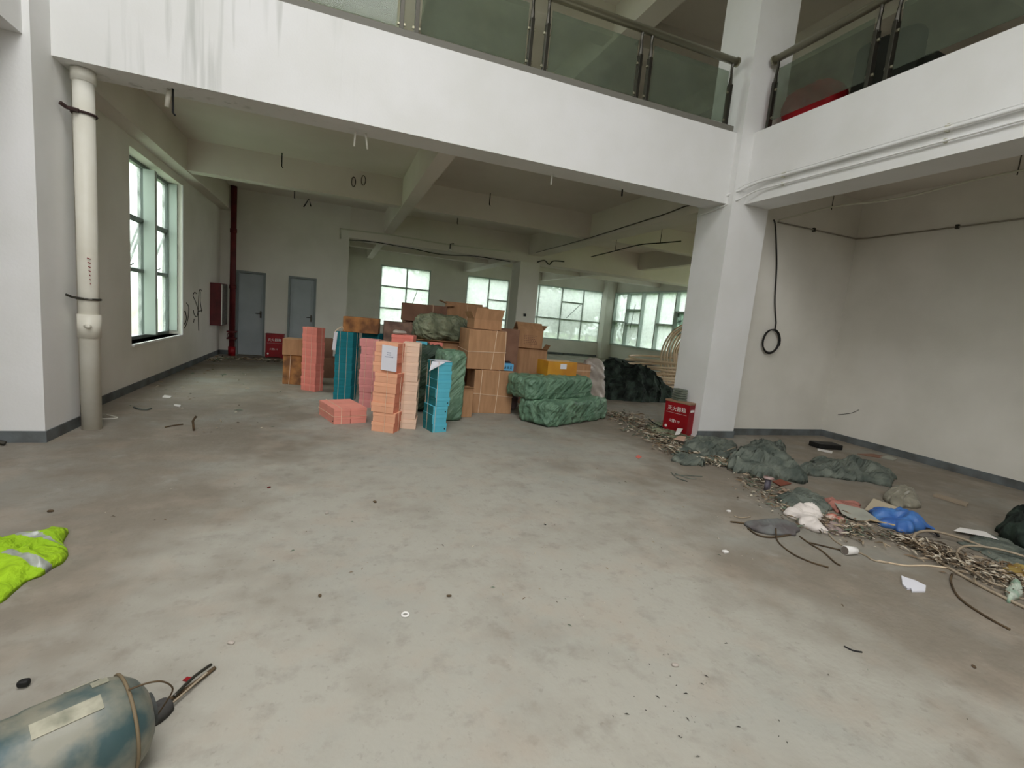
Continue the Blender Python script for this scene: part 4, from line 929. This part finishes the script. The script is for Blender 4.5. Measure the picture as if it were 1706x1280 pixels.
line('wooden_slat', 'pale slat running from the grey board to the blue bag', 'slat', [(1447, 873), (1470, 878), (1505, 886)], .008, mat('pale slat', (176, 156, 122), .8), .03)
line('black_strap', 'dark strap trailing right of the blue bag', 'strap', [(1540, 886), (1556, 892), (1562, 899)], .012, BLACK, .02)
line('white_string', 'pale string beside the yellow card scrap', 'string', [(1200, 762), (1212, 757), (1225, 752)], .007, HZ, .05)
line('dark_stick', 'black stick in the litter left of the red box', 'stick', [(1080, 704), (1090, 712), (1104, 719)], .009, BLACK, .05)
for k, pts in enumerate([[(1118, 788), (1128, 797), (1145, 803)], [(1120, 792), (1140, 793), (1170, 795)], [(1125, 790), (1148, 798), (1160, 799)]]):
    line('green_twine', ('longest', 'rightmost', 'shortest')[k]+' green plastic twine end on the floor left of the white foam', 'twine', pts, .005, TARP)['group'] = 'green twine ends'
line('white_edging', 'thin pale strip on the bare floor left of the can', 'strip', [(1223, 861), (1235, 864), (1250, 862)], .005, HZ)
r_ = fl(1208, 921); tag(obj('white_chip', B(-.02, .02, -.015, .015, 0, .015, bev=.004), WHITE), 'small white chip on the bare floor below the litter', 'chip').location = (r_.x, r_.y, 0)
r_ = fl(1214, 853); tag(obj('white_chip', B(-.018, .018, -.012, .012, 0, .015, bev=.004), WHITE), 'small white chip left of the grey rag', 'chip').location = (r_.x, r_.y, 0)
r_ = fl(675, 1026); o = tag(obj('bottle_cap', T([(math.cos(a)*.016, math.sin(a)*.016, .006) for a in [k*PI/7 for k in range(14)]], .005, 6, True), WHITE), 'tiny white ring lying in the middle foreground', 'ring'); o.location = (r_.x, r_.y, 0)
r_ = fl(1339, 799); o = tag(obj('white_lump', blob_box(.07, .05, .04, 4, .02, 3, 6), WHITE, None, True), 'small white lump at the end of the largest netting heap', 'lump'); o.location = (r_.x, r_.y, 0)
r_ = fl(40, 1145); o = tag(obj('rubble_lump', blob_box(.045, .04, .035, 5, .012, 3, 6), BLACK, None, True), 'small dark lump on the floor at lower left', 'stone'); o.location = (r_.x, r_.y, 0)
for k, (x_, y_, lb) in enumerate([(84, 853, 'small grey stone near the yellow vest'), (448, 813, 'reddish pebble in the open floor'), (624, 837, 'tan leaf fragment in the open floor'), (748, 994, 'brown pebble in the centre foreground'),
        (544, 856, 'pale crumb in the open floor'), (908, 875, 'dark crumb at the centre'), (1125, 1110, 'pale grit crumb in the foreground'), (1622, 1112, 'dark brown leaf crumb at lower right'), (533, 994, 'brown crumb lower left of centre'), (385, 1072, 'tan ring shaped chip near the stick')]):
    p = fl(x_, y_); o = tag(obj('floor_crumb', blob_box(.03, .02, .010, k, .01, 2.5, 4), (TWIG, DRED, TWIG, TWIG, PLAST, BLACK, PLAST, TWIG, TWIG, PLAST)[k], None, True), lb, 'crumb'); o.location = (p.x, p.y, 0); o.rotation_euler = (0, 0, k)
line('floor_scratch_stick', 'two short black splinters at lower right', 'splinter', [(1406, 1078), (1420, 1085), (1436, 1088)], .004, BLACK)
# litter: leaves, chips and shreds nobody could count
def litter(name, label, path, n, wid, size, cols, seed, zmax=.03):
    q = random.Random(seed); V = []; F = []; MI = []
    pts = [fl(x, y) for x, y in path]
    for k in range(n):
        i = q.randrange(len(pts)-1); t = q.random(); p = pts[i].lerp(pts[i+1], t)
        ww = wid[i]*(1-t)+wid[i+1]*t; x_ = p.x+q.gauss(0, ww*.5); y_ = p.y+q.gauss(0, ww*.5)
        if (x_ < -2.56 and y_ > 6) or y_ > 13.36: x_ = max(x_, -2.56+.3*q.random()); y_ = min(y_, 13.36-.5*q.random())
        a = q.uniform(0, PI); l_ = size*q.choice([.4, .6, .8, 1.2, 2.6]); b_ = min(l_*q.uniform(.10, .5), size*.35); z_ = q.uniform(.002, zmax)
        ca, sa = math.cos(a), math.sin(a); base = len(V)
        for (u, v, dz) in ((-1, 0, 0), (-.3, -1, .3), (.5, -.8, .2), (1, .1, 0), (.4, .9, .5), (-.5, .8, .3)):
            V.append((x_+u*l_*ca-v*b_*sa, y_+u*l_*sa+v*b_*ca, z_+dz*l_*q.uniform(0, .8)))
        V.append((x_, y_, z_+.003+l_*.25))
        for s in range(6): F.append((base+s, base+(s+1) % 6, base+6))
        F.append((base+5, base+4, base+3, base+2, base+1, base)); MI += [q.randrange(len(cols))]*7
    o = obj(name, (V, F), cols)
    for p, m_ in zip(o.data.polygons, MI): p.material_index = m_
    return tag(o, label, 'litter', kind='stuff')
LC = [mat('litter tan', (158, 142, 120), .9), mat('litter brown', (120, 102, 82), .9), mat('litter pale', (194, 184, 166), .9), mat('litter dark', (80, 70, 58), .9), mat('litter green', (100, 112, 96), .9)]
litter('leaf_litter', 'drift of dry leaves and shreds from the sacks to the pillar', [(1010, 690), (1050, 700), (1090, 730), (1130, 755), (1170, 770), (1215, 775)], 2600, [.35, .5, .26, .20, .16, .12], .026, LC, 2, .05)
litter('leaf_litter', 'leaves and shreds spread between the can and the white bag', [(1245, 795), (1290, 830), (1340, 860), (1390, 885), (1440, 880)], 900, [.16, .28, .30, .32, .2], .022, LC, 3, .04)
litter('leaf_litter', 'dry shreds tangled in the hose loops at right', [(1500, 900), (1560, 925), (1620, 945), (1700, 975), (1760, 1000)], 1500, [.12, .2, .26, .3, .3], .022, LC[:4], 4, .05)
litter('leaf_litter', 'dirt and shreds along the back wall and doors', [(345, 602), (380, 597), (450, 602), (520, 603), (560, 604)], 500, [.3, .25, .25, .25, .3], .035, LC, 5, .03)
litter('leaf_litter', 'scattered chips on the floor near the left window', [(240, 690), (300, 650), (330, 625), (360, 608), (440, 640), (420, 700), (320, 712)], 110, [.5, .5, .4, .4, .5, .5, .5], .022, LC, 6, .012)
litter('leaf_litter', 'fine crumbs over the open foreground floor', [(300, 830), (700, 900), (1000, 1000), (1250, 900), (900, 760), (1500, 1150)], 190, [.8, .8, .8, .7, .8, .6], .006, LC, 7, .006)
SPL = mat('black splinter', (44, 40, 36), .8)
litter('splinter_scatter', 'short dark splinters scattered on the near floor right of centre', [(1080, 1070), (1110, 1120), (1150, 1180), (1180, 1240), (1130, 1210), (1300, 1230)], 48, [.3, .4, .4, .4, .4, .5], .0045, [SPL], 9, .004)
# ------------------------------------------------------------------ left foreground
VEST = mat('high visibility yellow', (156, 194, 32), .8, (138, 176, 28), 4, 1, 3.0, bdist=.05, brot=(.3, .7, .5))
SILV = mat('reflective tape', (166, 170, 164), .35, (134, 138, 128), 12, spec=.6)
vp = pf((-60, 918), (0, 908), (45, 898), (80, 893), (100, 885), (111, 889), (107, 905), (110, 916), (98, 940), (75, 960), (48, 980), (12, 1001), (-30, 1012), (-90, 1010))
def vmi(c):
    q = (c.x*.35+c.y)*1.0 + .02*math.sin(c.x*30)
    for s in (3.02, 2.74):
        if abs(q-s) < .022: return 1
    return 0
VC = sum([Vector(p) for p in vp], Vector())/len(vp); V0 = VC.x*.35+VC.y
def vmi(c):
    q = (c.x*.35+c.y)-V0+.015*math.sin(c.x*26)
    return 1 if (abs(q+.10) < .024 or abs(q-.13) < .020) else 0
bm = cloth(vp, .10, 19, 8.5, 70, 240, .35, mi=vmi, amp=.5)
tag(obj('safety_vest', bm, [VEST, SILV], None, True), 'high visibility yellow vest dropped at the left edge', 'vest')
# fallen drum with cords
e0 = at(200, 1208, Z=.15); r_ = empty('plastic_drum', (e0.x, e0.y, .152)); tag(r_, 'dirty plastic drum lying on its side in the lower left corner', 'drum')
axd = Vector((-1, -.62, 0)).normalized()
r_.rotation_euler = (0, 0, math.atan2(axd.y, axd.x))
DR = mat('grimy translucent plastic', (124, 122, 108), .45, (54, 76, 78), 8.0, lo=.40, hi=.62, spec=.5, bump=.3, bscale=9)
bm = bmesh.new(); tube(bm, [(-.075, 0, 0), (-.07, 0, 0), (-.05, 0, 0), (-.02, 0, 0), (.02, 0, 0), (.05, 0, 0), (.20, 0, 0), (.21, 0, 0), (.36, 0, 0), (.5, 0, 0), (.55, 0, 0)], [.05, .075, .110, .135, .148, .150, .150, .146, .150, .150, .13], 40)
obj('drum_body', bm, DR, r_, True)
obj('drum_rim', T([(-.012, math.cos(a)*.141, math.sin(a)*.141) for a in [i*PI/16 for i in range(32)]], .005, 8, True), mat('brown rim', (112, 98, 76), .7), r_, True)
obj('drum_end', T([(-.085, 0, 0), (-.07, 0, 0)], .05, 24), mat('drum end dark', (60, 62, 60), .6), r_)
LB = mat('torn label', (170, 166, 148), .7, (120, 120, 104), 14)
for (x0, x1, a0, a1) in ((.03, .11, 25, 60), (.05, .20, 100, 118), (.02, .06, 70, 84)):
    V = []; F = []; n_ = 8
    for i in range(n_+1):
        a = R(a0+(a1-a0)*i/n_)
        for x_ in (x0, x1):
            for rr_ in (.1505, .1525): V.append((x_, -math.cos(a)*rr_, math.sin(a)*rr_))
    for i in range(n_):
        b = i*4; F += [(b+1, b+3, b+7, b+5), (b, b+4, b+6, b+2), (b, b+1, b+5, b+4), (b+2, b+6, b+7, b+3)]
    F += [(0, 2, 3, 1), (n_*4, n_*4+1, n_*4+3, n_*4+2)]
    obj('label_patch', (V, F), LB, r_)
obj('bail_wire', T(spline([(-.01, .05, .142), (-.06, .06, .142), (-.10, .05, .115), (-.13, .03, .06), (-.12, .0, .0), (-.10, -.02, -.05)], 6), .0028, 6), TWIG, r_, True)
line('stick_bundle', 'bundle of dark sticks and cord pointing away from the fallen drum', 'stick', [(238, 1200), (262, 1190), (285, 1172), (320, 1145), (358, 1116)], .008, TWIG, [.03, .02, .01, .0, .0])
line('string_scrap', 'thin pale cord lying along the dark stick bundle', 'cord', [(252, 1204), (275, 1188), (300, 1168), (345, 1128)], .004, HZ, .014)
line('thin_rod', 'thin grey rod beside the dark stick bundle', 'rod', [(290, 1172), (322, 1140), (352, 1118)], .006, DSTEEL, .022)
flat('red_tape', 'small red tape scrap on the dark stick bundle', 'tape', [(304, 1142), (312, 1136), (320, 1137), (312, 1144)], .018, .004, RED)
ctag('black_rag', 'small dark rag between the fallen drum and the dark sticks', 'cloth', pf((238, 1196), (252, 1176), (275, 1170), (288, 1180), (268, 1200), (248, 1208)), .05, mat('dark grey rag', (70, 68, 66), .9), 22, fs=12, nr=14, nt_=50)
# small upright scrap on the floor left
p = fl(323, 718); tag(obj('upright_scrap', T([(p.x, p.y, 0), (p.x-.01, p.y, .11), (p.x+.02, p.y+.01, .16)], .012, 6), TWIG), 'small upright twisted scrap in the left floor', 'scrap')
line('left_twig', 'long thin twig lying left of the upright scrap', 'stick', [(275, 713), (290, 710), (305, 708)], .007, TWIG)
line('rope_scrap', 'dark green cord near the white drain pipe', 'cord', [(223, 680), (232, 683), (244, 684), (252, 682)], .010, TARP)
line('frame_sticks', 'thin pale frame strip at the foot of the white drain pipe', 'strip', [(161, 698), (175, 699), (196, 697), (178, 692)], .006, PVC)
flat('white_tile', 'small white tile chip on the left floor', 'chip', [(290, 677), (290, 675), (301, 676), (300, 679)], .002, .01, WHITE)
flat('white_tile', 'white sheet scrap nearest the left window', 'scrap', [(270, 663), (274, 659), (286, 661), (283, 664)], .002, .006, WHITE)
p = fl(20, 728); tag(obj('valve_scrap', T([(p.x-.1, 5.3, .03), (p.x+.0, 5.3, .05), (p.x+.1, 5.3, .02)], .02, 6), DSTEEL), 'small grey metal piece against the left skirting', 'scrap')

# ------------------------------------------------------------------ upstairs things behind the right railing
a = at(1283, 205, X=6.1); b = at(1345, 160, X=6.1)
o = tag(obj('red_bundle', blob_box(.48, .78, .50, 33, .04, 3.2, 14), mat('red cloth', (186, 24, 38), .6, (150, 18, 30), 3), None, True), 'red cloth bundle behind the right upper railing', 'bundle'); o.location = (5.80, 5.12, 4.394)
r_ = empty('upper_armchair', (6.3, 4.35, Z2+.005), R(95)); tag(r_, 'dark padded armchair behind the right upper railing', 'armchair')
DK = mat('dark upholstery', (44, 44, 40), .8)
for nm, (w_, d_, h_, x_, y_, z_) in {'seat': (.62, .6, .28, 0, 0, .15), 'backrest': (.7, .2, .62, 0, .36, .25), 'armrest': (.14, .6, .32, -.38, 0, .25)}.items():
    q = obj(nm, blob_box(w_, d_, h_, 2, .008, 7, 10), DK, r_, True); q.location = (x_, y_, z_)
q = obj('armrest', blob_box(.14, .6, .32, 2, .008, 7, 10), DK, r_, True); q.location = (.38, 0, .25)
for sx in (-.28, .28):
    for sy in (-.22, .22): obj('leg', B(sx-.02, sx+.02, sy-.02, sy+.02, 0, .17), BLACK, r_)

# ------------------------------------------------------------------ trees outside
def leafmesh(seed, rx, rz_, n, s):
    q = random.Random(seed); V = []; F = []
    cl = [Vector((q.gauss(0, rx*.45), q.gauss(0, rx*.45), q.gauss(0, rz_*.4))) for _ in range(16)]
    for k in range(n):
        c = q.choice(cl); d = Vector((q.gauss(0, 1), q.gauss(0, 1), q.gauss(0, 1))).normalized()*rx*.38*q.random()**.4
        p = c+d; u = Vector((q.gauss(0, 1), q.gauss(0, 1), q.gauss(0, .6))).normalized()*s*q.uniform(.6, 1.3); v = u.cross(Vector((q.gauss(0, 1), q.gauss(0, 1), q.gauss(0, 1)))).normalized()*s*.45
        b = len(V); V += [p-u, p-v*.9, p+u, p+v*.9]; F.append((b, b+1, b+2, b+3))
    return V, F
protos = []
for k in range(3):
    r_ = empty('tree', (0, 0, -60)); hgt = (2.4, 3.4, 1.7)[k]
    obj('crown', leafmesh(40+k, (1.8, 2.0, 1.7)[k], (1.6, 1.9, 1.4)[k], 5200, .15), LEAF, r_); r_.children[0].location = (0, 0, hgt)
    bm = T(spline([(0, 0, -.3), (.05, .02, hgt*.4), (-.04, .05, hgt*.8), (.05, 0, hgt*1.2)], 5), .07, 8)
    for q in range(5):
        a = q*1.3; tube(bm, [(0, 0, hgt*.5+q*.1), (math.cos(a)*.5, math.sin(a)*.5, hgt*.9), (math.cos(a)*.9, math.sin(a)*.9, hgt*1.15)], .03, 5)
    obj('trunk', bm, BARK, r_); protos.append(r_)
spots = [(2.4, 28.0, 2, 'beyond the small far window, seen low'), (6.4, 25.2, 0, 'beyond the window left of the middle column'), (9.6, 24.4, 0, 'beyond the left part of the wide far window'), (12.6, 24.6, 0, 'beyond the right part of the wide far window'), (11.1, 30.4, 1, 'farther off behind the wide far window'),
         (15.8, 20.6, 0, 'beyond the right glazed wall, nearest the corner'), (16.0, 17.2, 2, 'beyond the right glazed wall, second from the corner'), 
         (-7.5, 13.5, 0, 'outside the tall left window, nearest'), (-9.4, 18.0, 1, 'outside the tall left window, farther off'), (19.6, 25.0, 1, 'far beyond the corner of the room'), (20.5, 18.0, 1, 'far beyond the middle of the right glazed wall'), (6.0, 29.6, 1, 'far behind the window left of the middle column')]
seen = set()
for x_, y_, k, lb in spots:
    o = protos[k] if k not in seen else copy_tree(protos[k]); seen.add(k)
    o.location = (x_, y_, -.25); o.rotation_euler = (0, 0, x_*1.7); tag(o, ('leafy green tree ', 'tall leafy green tree ', 'low bushy green tree ')[k]+lb, 'tree', 'trees outside')
